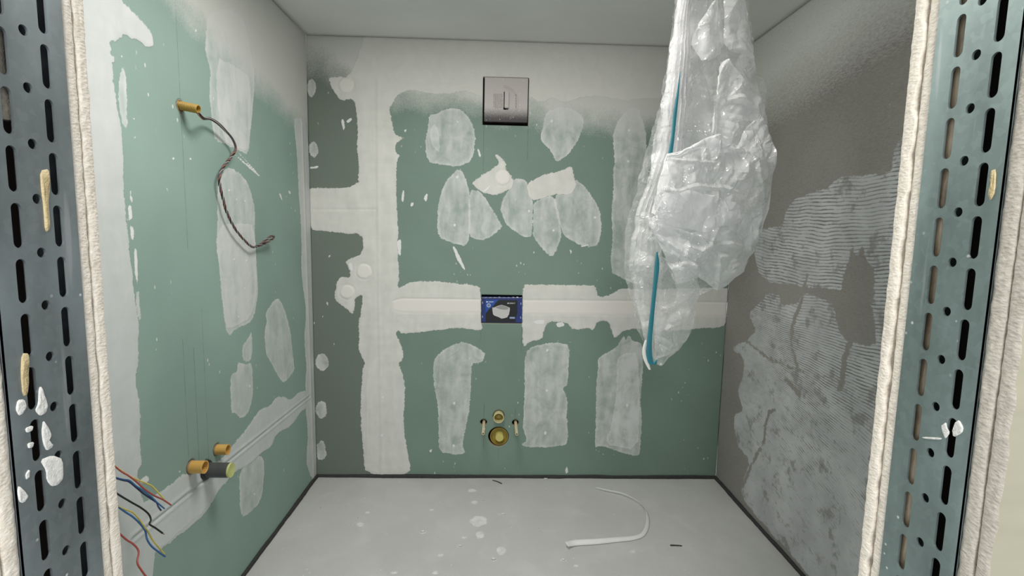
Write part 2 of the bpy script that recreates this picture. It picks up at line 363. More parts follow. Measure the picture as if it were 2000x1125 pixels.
wb = grid_wall('wall_back', lambda u, v, d: np.stack([u, D-d, v], 1), 1, XL, XR, -.02, H, .0055, [hole_cover, hole_card], [rodL, rodR, hflush, hdrain], [board_back, gypsum_dark], {
    'thick_coat': lambda U, V: union([bk(p) for p in BT] , U, V), 'thin_coat': lambda U, V: union([bk(p) for p in B1], U, V),
    'second_coat': lambda U, V: union([bk(p) for p in B2], U, V), 'band': lambda U, V: np.minimum(union(WHITEB, U, V), union(BPLUG, U, V)),
    'splash': lambda U, V: union([bk(p) for p in BS], U, V),
    'spray': lambda U, V: np.clip((V-(1.86-.10*np.clip(U, -.5, .6)+.16*np.clip((-U-.66)/.25, 0, 1)))/.30, 0, 1),
    'grey_board': lambda U, V: np.clip((-.66-U)/.02, 0, 1)}, b_disp)

# ---- left wall
LT = [
 [(-200,-700),(120,-560),(228,-60),(233,0),(271,34),(299,68),(299,93),(286,93),(271,79),(255,76),(243,64),(230,79),(212,84),(218,96),(215,106),(224,115),(218,120),(222,171),(230,218),(238,264),(241,311),(241,357),(245,408),(252,475),(260,556),(267,610),(272,634),(269,664),(270,700),(264,742),(274,802),(274,881),(278,904),(268,923),(272,950),(281,983),(300,1000),(300,1080),(302,1088),(298,1140),(290,1420),(-200,1700)],
 [(612,760),(604,764),(586,764),(567,783),(555,774),(540,776),(527,793),(510,798),(495,817),(480,840),(453,870),(434,896),(395,915),(378,922),(355,927),(332,949),(287,980),(242,1002),(242,1100),(302,1082),(329,1063),(351,1044),(370,1032),(400,1002),(416,980),(427,957),(446,938),(461,919),(487,908),(510,885),(529,874),(540,847),(570,832),(589,802),(612,790)],
 [(575,230),(575,249),(580,296),(582,350),(586,408),(589,475),(588,529),(594,576),(598,610),(594,664),(599,718),(597,738),(597,798),(602,851),(597,900),(608,936),(622,936),(615,700),(606,400),(600,230)],
]
L1 = [
 [(408,25),(445,16),(473,31),(485,68),(493,118),(498,149),(495,202),(488,264),(486,303),(457,289),(420,274),(415,249),(411,212),(409,174),(412,140),(401,100),(401,78)],
 [(442,327),(460,331),(479,350),(488,367),(498,408),(498,458),(501,509),(504,576),(496,620),(483,634),(456,644),(451,657),(441,647),(436,610),(431,560),(427,509),(422,475),(425,424),(424,374),(431,347)],
 [(543,580),(554,600),(567,644),(571,681),(574,711),(576,723),(555,749),(544,738),(533,715),(521,695),(517,671),(517,644),(522,627),(518,614),(525,600)],
 [(491,647),(493,678),(491,701),(483,708),(473,701),(474,674),(486,661)],
 [(465,706),(476,711),(493,709),(494,776),(484,810),(470,817),(459,806),(451,808),(451,768),(450,734),(463,726)],
 [(491,891),(510,889),(516,900),(516,934),(510,980),(476,1012),(470,998),(468,957),(468,923)],
]
L2 = [
 [(240,121),(246,156),(248,200),(250,258),(240,246),(232,202),(233,156)], [(265,570),(272,570),(275,627),(267,617)],
 [(428,440),(470,436),(498,440),(502,576),(490,620),(456,640),(440,640),(432,560),(424,475)],
 [(420,110),(460,130),(490,150),(488,262),(484,298),(430,272)],
 [(288,985),(345,1000),(396,935),(420,950),(405,990),(360,1030),(310,1075),(290,1050)],
]
LS = [disc(x, y, 2, 2.4) for x, y in ((448,372),(462,390),(479,393),(458,507),(482,510),(478,563),(466,619),(488,755),(497,965),(320,88),(372,311),(339,310),(250,430),(262,232),(264,268),(238,110),(383,60))] + \
     [[(455,300),(458,299),(508,343),(505,345)], [(462,295),(464,295),(500,334),(498,335)], [(563,372),(566,372),(569,380),(565,379)], [(545,378),(548,378),(552,392),(549,390)], [(325,366),(328,370),(329,376),(326,372)], [(253,375),(256,372),(260,398),(255,396)], [(250,400),(258,404),(258,430),(252,428)], [(254,440),(262,445),(262,470),(256,468)], [(262,480),(268,490),(270,560),(264,540)], [(272,940),(286,928),(292,938),(284,945),(276,944)], [(349,915),(354,922),(350,924)]]
l_joint = [onX(x, y, XL)[1:] for x, y in ((604,774),(430,913),(257,1053))]
l_corner = [onX(x, y, XL)[1:] for x, y in ((588,240),(596,480),(604,700),(611,930))]
def l_disp(U, V):
    d = -.004*np.exp(-(polyline_d(l_joint, U, V)/.005)**2)+.003*np.exp(-((polyline_d(l_joint, U, V)-.009)/.006)**2)
    d += .003*np.exp(-(polyline_d(l_corner, U, V)/.016)**2)
    t = union([lf(p) for p in LT], U, V); return d+.0012*np.clip(-t/.004, 0, 1)+.0016*(fbm(U*3, V*3, 9)-.45)
def lc(x, y, r): p = onX(x, y, XL); return (p[1], p[2], r)
hcond = lc(352,207,.0185); hs1 = lc(373,912,.0235); hs2 = lc(423,878,.021); hdr = lc(402,918,.0315)
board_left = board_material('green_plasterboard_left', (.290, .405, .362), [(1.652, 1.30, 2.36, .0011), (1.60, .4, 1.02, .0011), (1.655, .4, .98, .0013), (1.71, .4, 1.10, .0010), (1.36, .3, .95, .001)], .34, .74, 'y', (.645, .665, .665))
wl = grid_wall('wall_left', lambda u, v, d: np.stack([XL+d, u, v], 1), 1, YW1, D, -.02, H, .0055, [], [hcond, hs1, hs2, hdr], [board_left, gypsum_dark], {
    'thick_coat': lambda U, V: union([lf(p) for p in LT], U, V), 'thin_coat': lambda U, V: union([lf(p) for p in L1], U, V),
    'second_coat': lambda U, V: union([lf(p) for p in L2], U, V), 'band': lambda U, V: polyline_d(l_corner, U, V)-.006,
    'splash': lambda U, V: union([lf(p) for p in LS], U, V),
    'spray': lambda U, V: np.clip((V-(1.95-.17*(U-1.6)))/.22, 0, 1), 'grey_board': lambda U, V: 0*U}, l_disp)

# ---- right wall: grey skim, combed adhesive
R_lines = [
 [(1800,230),(1757,274),(1743,302),(1746,331),(1718,341),(1682,343),(1632,350),(1622,363),(1586,379),(1558,384),(1547,395),(1535,414),(1529,441),(1481,448),(1475,464),(1475,508),(1485,539),(1505,551),(1572,559),(1643,567),(1700,580),(1720,700),(1830,700),(1840,250)],
 [(1495,576),(1522,572),(1525,596),(1556,596),(1572,566),(1600,580),(1630,596),(1640,660),(1700,680),(1800,640),(1800,1200),(1640,1200),(1560,1100),(1470,1000),(1452,972),(1448,958),(1452,936),(1466,900),(1441,871),(1434,839),(1434,810),(1452,803),(1441,767),(1448,742),(1451,735),(1454,697),(1427,680),(1458,664),(1478,647),(1461,613),(1488,589)],
]
R_dark = [[(1576,539),(1566,585),(1549,633),(1545,667),(1556,714)], [(1512,800),(1502,803),(1495,830),(1492,864),(1470,904),(1448,954)], [(1458,667),(1500,700),(1569,728)], [(1668,640),(1650,700),(1640,760)], [(1535,740),(1560,770)]]
R_blob = [[(1647,530),(1656,512),(1664,482),(1672,505),(1684,476),(1694,510),(1708,530),(1708,589),(1677,613),(1677,623),(1697,637),(1674,650),(1687,667),(1640,660),(1637,610),(1625,583),(1643,569)], [(1505,551),(1572,559),(1643,567),(1630,590),(1576,572),(1540,596),(1522,572),(1495,572)]]
def r_dark(U, V):
    d = union([rg(p) for p in R_blob], U, V)
    for L, w in zip(R_dark, (.010, .009, .006, .014, .012)): d = np.minimum(d, polyline_d([onX(x, y, XR)[1:] for x, y in L], U, V)-w)
    return d
def right_material():
    m = M('grey_skim_with_combed_adhesive'); x, y, z = m.xyz()
    n1 = m.noise(80, 3); n2 = m.noise(18, 3); rag = m.math('ADD', m.math('MULTIPLY', m.math('SUBTRACT', n1, .5), .016), m.math('MULTIPLY', m.math('SUBTRACT', n2, .5), .03))
    fib = m.noise(150, 4, vec=m.map((1, .5, 1.6), rot=(.35, 0, 0)), rough=.65)
    base = m.mix(m.rng(m.noise(3, 3), .3, .7), (.235, .222, .205), (.29, .275, .255))
    base = m.mix(m.rng(fib, .35, .65, 0, .45), base, (.37, .352, .33))
    sp = m.math('ADD', m.attr('spray'), m.math('MULTIPLY', m.math('SUBTRACT', fib, .5), .7))
    col = m.mix(m.rng(sp, .15, 1.0, 0, .92), base, (.80, .80, .77))
    pits = m.rng(m.noise(210, 2, vec=m.map((1, .45, 1))), .30, .25)
    col = m.mix(m.math('MULTIPLY', pits, .5), col, (.07, .065, .06))
    flk = m.math('MULTIPLY', m.rng(m.voro(30), .09, .06), m.rng(m.noise(4, 2), .55, .65)); col = m.mix(m.math('MULTIPLY', flk, .6), col, (.5, .5, .49))
    sd = m.math('ADD', m.math('MAXIMUM', m.attr('comb_area'), m.math('SUBTRACT', m.math('MULTIPLY', m.math('SUBTRACT', m.noise(45, 3), .5), .03), m.attr('dark_smear'))), rag)
    mask = m.rng(sd, .003, -.003)
    # comb furrows: nearly level above, sweeping down towards the room corner below
    bend = m.math('ADD', m.math('MULTIPLY', m.math('SINE', m.math('MULTIPLY', m.math('ADD', y, m.math('MULTIPLY', z, .8)), 2.6)), .035), m.math('MULTIPLY', m.math('SUBTRACT', m.noise(5, 2), .5), .035))
    low = m.math('MULTIPLY', m.rng(z, 1.02, .55), m.math('MULTIPLY', m.math('SUBTRACT', y, 1.6), .42))
    ph = m.math('ADD', m.math('ADD', z, bend), m.math('MULTIPLY', low, -1.))
    wave = m.math('SINE', m.math('MULTIPLY', ph, 2*math.pi/.0135))
    worn = m.noise(30, 4, vec=m.map((1, .6, 1.4)), rough=.7)
    flat = m.rng(m.noise(3.3, 2), .42, .62)                     # where the ridges were smeared flat
    groove = m.rng(m.math('ADD', m.math('MULTIPLY', wave, m.rng(z, .3, .9, .15, 1.0)), m.math('MULTIPLY', m.math('SUBTRACT', worn, .5), 3.2)), -.2, -.95)
    groove = m.math('MULTIPLY', groove, m.rng(flat, 0, 1, 1, .55))
    light = m.mix(m.rng(m.noise(7, 3), .35, .65), (.46, .465, .475), (.57, .575, .585))
    comb = m.mix(m.math('MULTIPLY', groove, .85), light, (.165, .158, .15))
    dk = m.rng(m.noise(11, 4, rough=.7), .56, .64); comb = m.mix(m.math('MULTIPLY', dk, .6), comb, (.205, .195, .183))
    col = m.mix(mask, col, comb)
    h = m.math('ADD', m.math('MULTIPLY', fib, .5), m.math('MULTIPLY', mask, m.math('ADD', m.math('MULTIPLY', wave, .25), .4)))
    h = m.math('SUBTRACT', h, m.math('MULTIPLY', pits, .4))
    m.bump(h, .55, .0016)
    return m.done(col, m.rng(mask, 0, 1, .8, .62), 0, .3)
mright = right_material()
wr = grid_wall('wall_right', lambda u, v, d: np.stack([XR-d, u, v], 1), -1, YW1, D, -.02, H, .0075, [], [], [mright, gypsum_dark], {
    'comb_area': lambda U, V: union([rg(p) for p in R_lines], U, V), 'dark_smear': r_dark,
    'spray': lambda U, V: np.clip((V-(1.95-.16*(U-1.6)))/.34, 0, 1)}, lambda U, V: .003*(fbm(U*2.5, V*2.5, 3)-.45))

# ---- floor and ceiling
m = M('grey_screed'); g = m.noise(300, 3); big = m.noise(1.6, 4)
col = m.mix(m.rng(big, .3, .7), (.53, .525, .515), (.62, .615, .605)); col = m.mix(m.rng(g, .35, .7, 0, .25), col, (.42, .415, .41))
col = m.mix(m.math('MULTIPLY', m.rng(m.noise(6, 4, dist=.6), .5, .72), .35), col, (.68, .675, .665))
sd = m.math('ADD', m.attr('splash'), m.math('MULTIPLY', m.math('SUBTRACT', m.noise(70, 3), .5), .016)); k = m.rng(sd, .004, -.004)
col = m.mix(m.math('MULTIPLY', k, m.rng(m.noise(40), .3, .6, .35, .95)), col, (.82, .82, .81))
fl = m.math('MULTIPLY', m.rng(m.voro(24), .10, .06), m.rng(m.noise(7, 2), .53, .60)); col = m.mix(m.math('MULTIPLY', fl, .7), col, (.80, .80, .79))
dkf = m.math('MULTIPLY', m.rng(m.voro(19, vec=m.map(loc=(3.1, 1.7, 0))), .06, .04), m.rng(m.noise(5, 2), .56, .6)); col = m.mix(m.math('MULTIPLY', dkf, .8), col, (.07, .065, .06))
m.bump(m.math('ADD', m.math('MULTIPLY', g, .3), m.math('ADD', k, fl)), .35, .001)
screed = m.done(col, .72, 0, .3)
FS = [disc(x, y, rx, ry, 12, .3) for x, y, rx, ry in ((922,958,8,4),(926,981,6,4),(704,1024,9,4),(826,1039,5,4),(937,1045,8,7),(978,1075,11,7),(965,1091,5,4),(982,1004,8,2),(843,996,4,2),(861,1084,5,3),(897,1066,5,2),(906,1050,4,2),(1100,1093,5,3),(1125,1105,4,3),(1236,1077,6,4),(850,1119,5,3),(935,1018,16,9),(770,1118,6,2),(718,1001,4,2))]
grid_wall('floor', lambda u, v, d: np.stack([u, v, -.012+d], 1), 1, XL, XR, .30, D, .01, [], [], [screed], {
    'splash': lambda U, V: union([chaikin([onZ(x, y, -.012)[:2] for x, y in p]) for p in FS], U, V)}, lambda U, V: .004*(fbm(U*2, V*2, 5)-.45))
cm = M('primed_ceiling'); cc = cm.mix(cm.rng(cm.noise(3, 3), .3, .7), (.76, .76, .735), (.82, .82, .795)); cm.bump(cm.noise(180, 3), .12, .001)
ceilm = cm.done(cc, .8, 0, .25)
grid_wall('ceiling', lambda u, v, d: np.stack([u, v, H-d], 1), -1, XL, XR, YW1, D, .03, [], [], [ceilm], {})

# ---- dark edge-insulation strip where walls meet floor
foam = plain('dark_foam_strip', (.045, .045, .046), .85, var=.5, scale=90, bump=.5)
def strip(name, A, B, inward):
    n = 160; v = []; f = []; A = np.array(A); B = np.array(B); I = np.array(inward)
    for i in range(n+1):
        t = i/n; p = A+(B-A)*t; q = t*np.linalg.norm(B-A)
        th = .011+.006*(vnoise(q*9, .5, 2)-.5)+.003*(vnoise(q*40, .5, 6)-.5); hh = .004+.006*(vnoise(q*7, 2.5, 3)-.5)+.002*(vnoise(q*50, .5, 8)-.5)
        v += [p+[0, 0, -.02], p+I*th*1.1+[0, 0, -.02], p+I*th+[0, 0, hh-.003], p+I*th*.7+[0, 0, hh], p+[0, 0, hh]]
    for i in range(n):
        for k in range(4): f.append((i*5+k, i*5+k+1, i*5+k+6, i*5+k+5))
    f += [(0, 1, 2, 3, 4), tuple(n*5+k for k in (4, 3, 2, 1, 0))]
    return tag(mesh(name, v, f, foam, smooth=False), kind='structure')
strip('baseboard_back', (XL, D, 0), (XR, D, 0), (0, -1, 0)); strip('baseboard_left', (XL, YW1, 0), (XL, D, 0), (1, 0, 0)); strip('baseboard_right', (XR, YW1, 0), (XR, D, 0), (-1, 0, 0))

# ------------------------------------------------------------------ front partition: two leaves of double board on steel studs
def board_edge_material(name, lo, hi):
    m = M(name); n = m.noise(160, 4, vec=m.map((1, 1, 1.6), rot=(.5, 0, 0)), rough=.65)
    col = m.mix(m.rng(n, .3, .7), lo, hi); col = m.mix(m.math('MULTIPLY', m.rng(m.noise(35, 4), .58, .7), .35), col, (.40, .34, .27))
    m.bump(m.math('ADD', n, m.math('MULTIPLY', m.voro(230, vec=m.map((1, 1, 1.9), rot=(.6, 0, 0))), .5)), .8, .0013)
    return m.done(col, .9, 0, .2)
edge_m = board_edge_material('torn_gypsum_board_edge', (.68, .61, .51), (.82, .765, .68)); dim_edge = board_edge_material('darkened_gypsum_board_edge', (.42, .385, .33), (.55, .51, .44))  # second one: same gypsum darkened for the right near boards, offsetting strong hall fill
hall_m = plain('olive_plaster_hall_face', (.31, .295, .22), .85, var=.06, scale=30)
room_face = plain('board_room_face', (.24, .36, .31), .8)
ZT = 2.10
def board(name, side, xe, y0, y1, parent, seed, rag0, rag1, amp, mats, xout, depth0=0.):
    """side -1/+1: sheet runs outward from the jamb edge at xe; the cut edge is a rough grid, y bounds ragged by rag0/rag1"""
    nz, ny = 700, 7; zs = np.linspace(-.012, ZT, nz+1); v = []; f = []; mi = []
    for z in zs:
        a = y0+rag0*(max(0, fbm(z*70, seed, seed, 3)-.25)*1.8+.5*max(0, vnoise(z*16, 3.3, seed)-.45)); b = y1-rag1*(max(0, fbm(z*60, seed+.5, seed+4, 3)-.25)*1.8)
        for k in range(ny+1):
            t = k/ny; y = a+(b-a)*t
            e = amp*(fbm(z*150, t*5+seed, seed+7, 3)-.45) - .0012*(abs(2*t-1)**4)
            v.append((xe-side*(e-depth0), y, z))
    nn = len(v)
    for i in range(nz):
        for k in range(ny): q = i*(ny+1)+k; f.append((q, q+1, q+ny+2, q+ny+1)); mi.append(0)
    for z in zs: v += [(xout, y0, z), (xout, y1, z)]
    for i in range(nz):
        a, b = i*(ny+1), (i+1)*(ny+1); c, d = nn+2*i, nn+2*i+2
        f += [(a, b, d, c), (a+ny, c+1, d+1, b+ny), (c, d, d+1, c+1)]; mi += [1, 2, 0]
    f += [tuple(range(ny+1))+(nn+1, nn), tuple(nz*(ny+1)+k for k in range(ny, -1, -1))+(nn+2*nz, nn+2*nz+1)]; mi += [0, 0]
    if side > 0: f = [q[::-1] for q in f]
    o = mesh(name, v, f, mats, parent, True, mi); o.data.set_sharp_from_angle(angle=math.radians(35)); return o
ym = (YS1+YW1)/2; yn = (YS0+YW0)/2
for side, xe, xo, nm in ((-1, JL, -1.7, 'wall_front_left'), (1, JR, 1.9, 'wall_front_right')):
    r = bpy.data.objects.new(nm, None); C.objects.link(r); r.location = (xe, .42, 0); tag(r, kind='structure')
    R = side > 0
    xi = xe+side*.0015
    o = board('board_sheet', side, xi-side*(.003 if R else 0), ym+.0004, YW1, r, 3+R, .0046 if R else .0030, .0008, .0014, [edge_m, edge_m, room_face], (XL-.0 if not R else XR))
    tag(o, 'inner board layer with torn paper edge')
    board('board_sheet', side, xi, YS1+.0006, ym, r, 11+R, .0003, .0014, .0016, [edge_m, edge_m, edge_m], xo)
    board('board_sheet', side, xi, yn+.0005, YS0-.0006, r, 17+R, .0012, .0006, .0013, [dim_edge if R else edge_m]*3, xo)
    board('board_sheet', side, xi+side*.001, YW0, yn, r, 23+R, .003, .0010, .0013, [dim_edge if R else edge_m, hall_m, edge_m], xo)
lp = bpy.data.objects['wall_front_left']; v = []; f = []; nz_ = 60            # crumbled core at the foot of the left jamb
for i in range(nz_+1):
    t = i/nz_; z = .74*(1-t)+.952*t; w = .016*(1-t)**.7+.001
    for k in range(8):
        a = math.pi*k/7; q = 1+.5*(fbm(z*120, k*.9, 5)-.45); v.append((JL-.005+.006*math.sin(a)*q*(1-t*.6), YW1-.002+w*q*(1-math.cos(a))*.5, z))
for i in range(nz_):
    for k in range(7): f.append((i*8+k, i*8+k+1, i*8+k+9, i*8+k+8))
tag(mesh('crumbled_core', v, f, board_edge_material('grey_gypsum_core', (.20, .19, .17), (.40, .38, .34)), lp), 'grey crumbled gypsum below the torn edge')
bm = bmesh.new(); box(bm, (-1.7, YW0, ZT), (1.9, YW1, H+.25)); lt = finish('wall_front_top', bm, hall_m); tag(lt, kind='structure')

# ---- steel studs
def steel(name, col, rough):
    m = M(name); sp = m.voro(150, out='Color'); n = m.noise(14, 4, vec=m.map((1, 1, .35)), rough=.6)
    c = m.mix(m.rng(n, .3, .7), tuple(q*.72 for q in col), tuple(q*1.22 for q in col)); s = m.t.nodes.new('ShaderNodeSeparateColor'); m.put(s.inputs[0], sp)
    c = m.mix(m.math('MULTIPLY', m.math('SUBTRACT', s.outputs[0], .35), .25, clamp=True), c, tuple(min(1, q*1.5) for q in col))
    dust = m.math('MULTIPLY', m.rng(m.voro(70), .12, .07), m.rng(m.noise(11, 2), .5, .6)); c = m.mix(m.math('MULTIPLY', dust, .6), c, (.62, .62, .60))
    scr = m.rng(m.noise(60, 3, vec=m.map((1, 1, .08), rot=(.9, 0, 0))), .68, .74, 0, .35); c = m.mix(scr, c, (.6, .62, .62))
    m.bump(m.math('ADD', m.noise(90, 3), dust), .12, .001)
    return m.done(c, m.rng(n, .3, .7, rough, rough+.16), m.rng(dust, 0, 1, .78, 0.), .5)
steelL = steel('galvanised_steel_left', (.27, .31, .325), .44); steelR = steel('galvanised_steel_right', (.29, .36, .355), .46)
def stud(name, xe, side, z0, pitch, y_slots, y_hole, mat, label):
    """U profile: perforated web facing the opening, 2 mm thick, flanges running into the wall"""
    bm = bmesh.new(); cuts = [YS0, (y_slots[0]+y_hole)/2+.001, (y_slots[1]+y_hole)/2-.001, YS1]
    sw, sl, hr = .0044, .0174, .0041
    def cell(ya, yb, za, zb, yc, zc, w, hl):
        pts = []
        if hl:
            for k in range(9): a = math.pi*k/8; pts.append((yc+w*math.cos(a), zc+hl-w+w*math.sin(a)))
            for k in range(1, 12): pts.append((yc-w, zc+(hl-w)*(1-2*k/12)))
            for k in range(9): a = math.pi+math.pi*k/8; pts.append((yc+w*math.cos(a), zc-hl+w+w*math.sin(a)))
            for k in range(1, 12): pts.append((yc+w, zc-(hl-w)*(1-2*k/12)))
        else: pts = [(yc+w*math.cos(2*math.pi*k/20), zc+w*math.sin(2*math.pi*k/20)) for k in range(20)]
        inn = [(p[0], p[1]) for p in pts]; out = []
        for (y, z) in inn:
            dy, dz = y-yc, z-zc; t = 1e9
            if dy > 1e-9: t = min(t, (yb-yc)/dy)
            if dy < -1e-9: t = min(t, (ya-yc)/dy)
            if dz > 1e-9: t = min(t, (zb-zc)/dz)
            if dz < -1e-9: t = min(t, (za-zc)/dz)
            out.append((yc+dy*t, zc+dz*t))
        n = len(inn); mk = lambda q, x: bm.verts.new((x, q[0], q[1])); x0, x1 = xe, xe+side*.002
        I0 = [mk(q, x0) for q in inn]; O0 = [mk(q, x0) for q in out]; I1 = [mk(q, x1) for q in inn]; O1 = [mk(q, x1) for q in out]
        for k in range(n):
            j = (k+1) % n; bm.faces.new((I0[k], I0[j], O0[j], O0[k])); bm.faces.new((I0[k], I1[k], I1[j], I0[j])); bm.faces.new((I1[k], O1[k], O1[j], I1[j]))
            a, b = out[k], out[j]
            if abs(a[0]-b[0]) > 1e-6 and abs(a[1]-b[1]) > 1e-6:      # rectangle corner between two rays
                c = (a[0], b[1]) if (abs(a[0]-ya) < 1e-6 or abs(a[0]-yb) < 1e-6) else (b[0], a[1])
                bm.faces.new((O0[k], O0[j], mk(c, x0))); bm.faces.new((O1[k], mk(c, x1), O1[j]))
    nrow = int(ZT/pitch)+1; base = z0-math.floor(z0/pitch)*pitch
    for i in range(-1, nrow+1):
        zc = base+i*pitch
        if zc-pitch < -.03 or zc > ZT: continue
        cell(cuts[0], cuts[1], zc-pitch/2, zc+pitch/2, y_slots[0], zc, sw, sl); cell(cuts[2], cuts[3], zc-pitch/2, zc+pitch/2, y_slots[1], zc, sw, sl)
        cell(cuts[1], cuts[2], zc, zc+pitch, y_hole, zc+pitch/2, hr, 0)
    for y in (YS0, YS1-.002): box(bm, (min(xe+side*.002, xe+side*.042), y, 0), (max(xe+side*.002, xe+side*.042), y+.002, ZT))
    o = finish(name, bm, mat); return tag(o, label, 'stud', None)
sL = stud('steel_stud', JL, -1, 1.5040, .04315, (.4025, .4393), .4212, steelL, 'slotted galvanised steel stud in left door jamb, splashed with white plaster')
sR = stud('steel_stud', JR, 1, 1.5075, .04250, (.3998, .4350), .4176, steelR, 'slotted blue-grey steel stud in right door jamb, tan strip showing through its slots')

# added backing behind the studs, coloured near-black as shade; blocks daylight through the slots
void_m = plain('painted_cavity_shade', (.035, .028, .024), .95)
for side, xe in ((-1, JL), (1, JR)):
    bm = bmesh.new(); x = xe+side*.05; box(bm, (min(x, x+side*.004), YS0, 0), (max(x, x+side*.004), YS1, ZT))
    p = [q for q in C.objects if q.name == ('wall_front_left' if side < 0 else 'wall_front_right')][0]; finish('cavity_shade_backing', bm, void_m, p)

# splashes and glue runs stuck on the steel
plas = plain('dried_plaster', (.68, .67, .64), .85, var=.12, scale=150, bump=.8); glue = plain('dried_tan_glue', (.50, .40, .22), .5, var=.25, scale=200, bump=.8)
def splat(name, pts, X, side, mat, parent, th=.0009):
    P = chaikin([onX(x, y, X)[1:] for x, y in pts], 1); c = P.mean(0); bm = bmesh.new(); rings = []
    for s, hh in ((1, 0), (.94, th*.7), (.7, th), (.35, th*.8)):
        rings.append([bm.verts.new((X-side*(hh*(1+.5*random.uniform(-1, 1)*(hh > 0))), *(c+(p-c)*s))) for p in P])
    for a, b in zip(rings[:-1], rings[1:]):
        for k in range(len(P)): bm.faces.new((a[k], a[(k+1) % len(P)], b[(k+1) % len(P)], b[k]))
    cv = bm.verts.new((X-side*th, *c))
    for k in range(len(P)): bm.faces.new((rings[-1][k], rings[-1][(k+1) % len(P)], cv))
    return tag(finish(name, bm, mat, parent, True))
def z3(L): return [(x*.3778, 700+y*.3778) for x, y in L]
for L in ([(200,150),(215,145),(232,200),(246,240),(235,285),(205,298),(180,270),(196,235)], [(90,215),(125,210),(138,245),(118,285),(98,298),(80,265)], [(205,525),(270,500),(325,520),(328,620),(300,655),(265,662),(240,630),(238,580)],
          [(222,315),(250,360),(265,400),(250,425),(278,455),(240,480),(222,440),(214,380)], [(95,655),(128,690),(145,715),(120,750),(98,740),(88,690)], [(140,440),(175,430),(168,460),(145,466)], [(130,360),(170,345),(165,375),(135,385)], [(130,600),(150,570),(150,610),(135,630)]):
    tag(splat('plaster_splash', z3(L), JL, -1, plas, sL), 'white dried plaster splash')
for L in ([(78,333),(96,330),(95,372),(92,400),(96,450),(88,455),(84,400),(80,370)], [(42,690),(56,690),(54,740),(52,772),(44,774),(40,730)]): tag(splat('glue_run', L, JL, -1, glue, sL, .0015), 'tan dried glue run')
for L in ([(1866,825),(1874,820),(1882,835),(1880,845),(1862,855),(1861,838)], [(1838,832),(1848,824),(1850,835),(1856,845),(1847,858),(1843,848)], [(1800,853),(1840,855),(1838,859),(1805,857)]): tag(splat('plaster_splash', L, JR, 1, plas, sR), 'white dried plaster splash')
for L in ([(1938,332),(1946,330),(1944,375),(1935,392),(1932,388),(1937,350)],): tag(splat('glue_run', L, JR, 1, glue, sR, .0015), 'tan dried glue run')

# tan strip standing in the right cavity, seen through the stud's room-side slots
tanm = M('tan_foam_film'); n = tanm.noise(60, 4, vec=tanm.map((1, 1, .4)), rough=.6); tanm.bump(tanm.noise(90, 4, vec=tanm.map((1, 1, .3))), .9, .002)
tan = tanm.done(tanm.mix(tanm.rng(n, .3, .7), (.20, .145, .085), (.55, .44, .30)), .33, 0, .6)
def lumpy(name, X, Y, z0, z1, r, mat, seed):
    v = []; f = []; nz = 260; sg = 16
    for i in range(nz+1):
        z = z0+(z1-z0)*i/nz
        for k in range(sg):
            a = 2*math.pi*k/sg; q = r*(1+.35*(fbm(z*45, math.cos(a)*1.5+4+seed, seed)-.45)*2+.12*math.sin(z*23)); v.append((X+q*math.cos(a), Y+q*1.1*math.sin(a), z))
    for i in range(nz):
        for k in range(sg): f.append((i*sg+k, i*sg+(k+1) % sg, (i+1)*sg+(k+1) % sg, (i+1)*sg+k))
    f += [tuple(range(sg))[::-1], tuple(nz*sg+k for k in range(sg))]; return mesh(name, v, f, mat)
tag(lumpy('foam_strip', JR+.0122, .4442, 0, 2.0, .0064, tan, 3), 'tan wrinkled foam strip standing behind the slots of right steel stud', 'strip')
tag(lumpy('foam_strip', JL-.0122, .4095, 1.455, 1.60, .0062, plain('grey_wool', (.30, .27, .22), .95, var=.5, scale=220, bump=1.), 8), 'grey-brown wool tuft behind the topmost slots of left steel stud', 'strip')

# ------------------------------------------------------------------ back wall installations
voidb = bmesh.new(); box(voidb, (-.25, D+.03, -.02), (.35, D+.20, 2.3)); bmesh.ops.delete(voidb, geom=[f for f in voidb.faces if f.calc_center_median().y < D+.05], context='FACES'); finish('cavity_shade_backing', voidb, void_m, wb)  # added near-black box, its colour gives the wall holes their deep shade

# square protective cover, frosted by overspray
m = M('oversprayed_black_plastic'); x, y, z = m.xyz(); cz0, cz1 = hole_cover[2], hole_cover[3]
t = m.rng(z, cz0+.0, cz0+.105); gr = m.noise(420, 4, rough=.75)
k = m.rng(m.math('ADD', t, m.math('MULTIPLY', m.math('SUBTRACT', gr, .5), 1.2)), .35, .85)
col = m.mix(m.math('MULTIPLY', k, .96), (.035, .03, .033), (.56, .52, .50)); col = m.mix(m.math('MULTIPLY', m.rng(m.voro(75), .16, .10), m.rng(m.noise(30), .45, .55)), col, (.8, .8, .8))
m.bump(gr, .25, .001); cover_m = m.done(col, .5, 0, .4); dark_m = plain('black_plastic', (.02, .018, .018), .45)
cov = thing('access_cover', ((hole_cover[0]+hole_cover[1])/2, D, cz0), 'square speckled grey cover with upright bar, set into the back wall near ceiling', 'cover')
cx0, cx1, ca, cb = hole_cover[0]+.009, hole_cover[1]-.005, cz0+.016, cz1-.004
bm = bmesh.new(); box(bm, (cx0, D-.009, ca), (cx1, D+.05, cb), .002); finish('cover_plate', bm, cover_m, cov)
cxm = onY(988.5,195,D)[0]
bm = bmesh.new(); a_ = onY(986,180,D); b_ = onY(992.5,213,D); box(bm, (a_[0], D-.026, b_[2]), (b_[0]+.002, D-.008, a_[2]), .0012); finish('bar', bm, cover_m, cov)
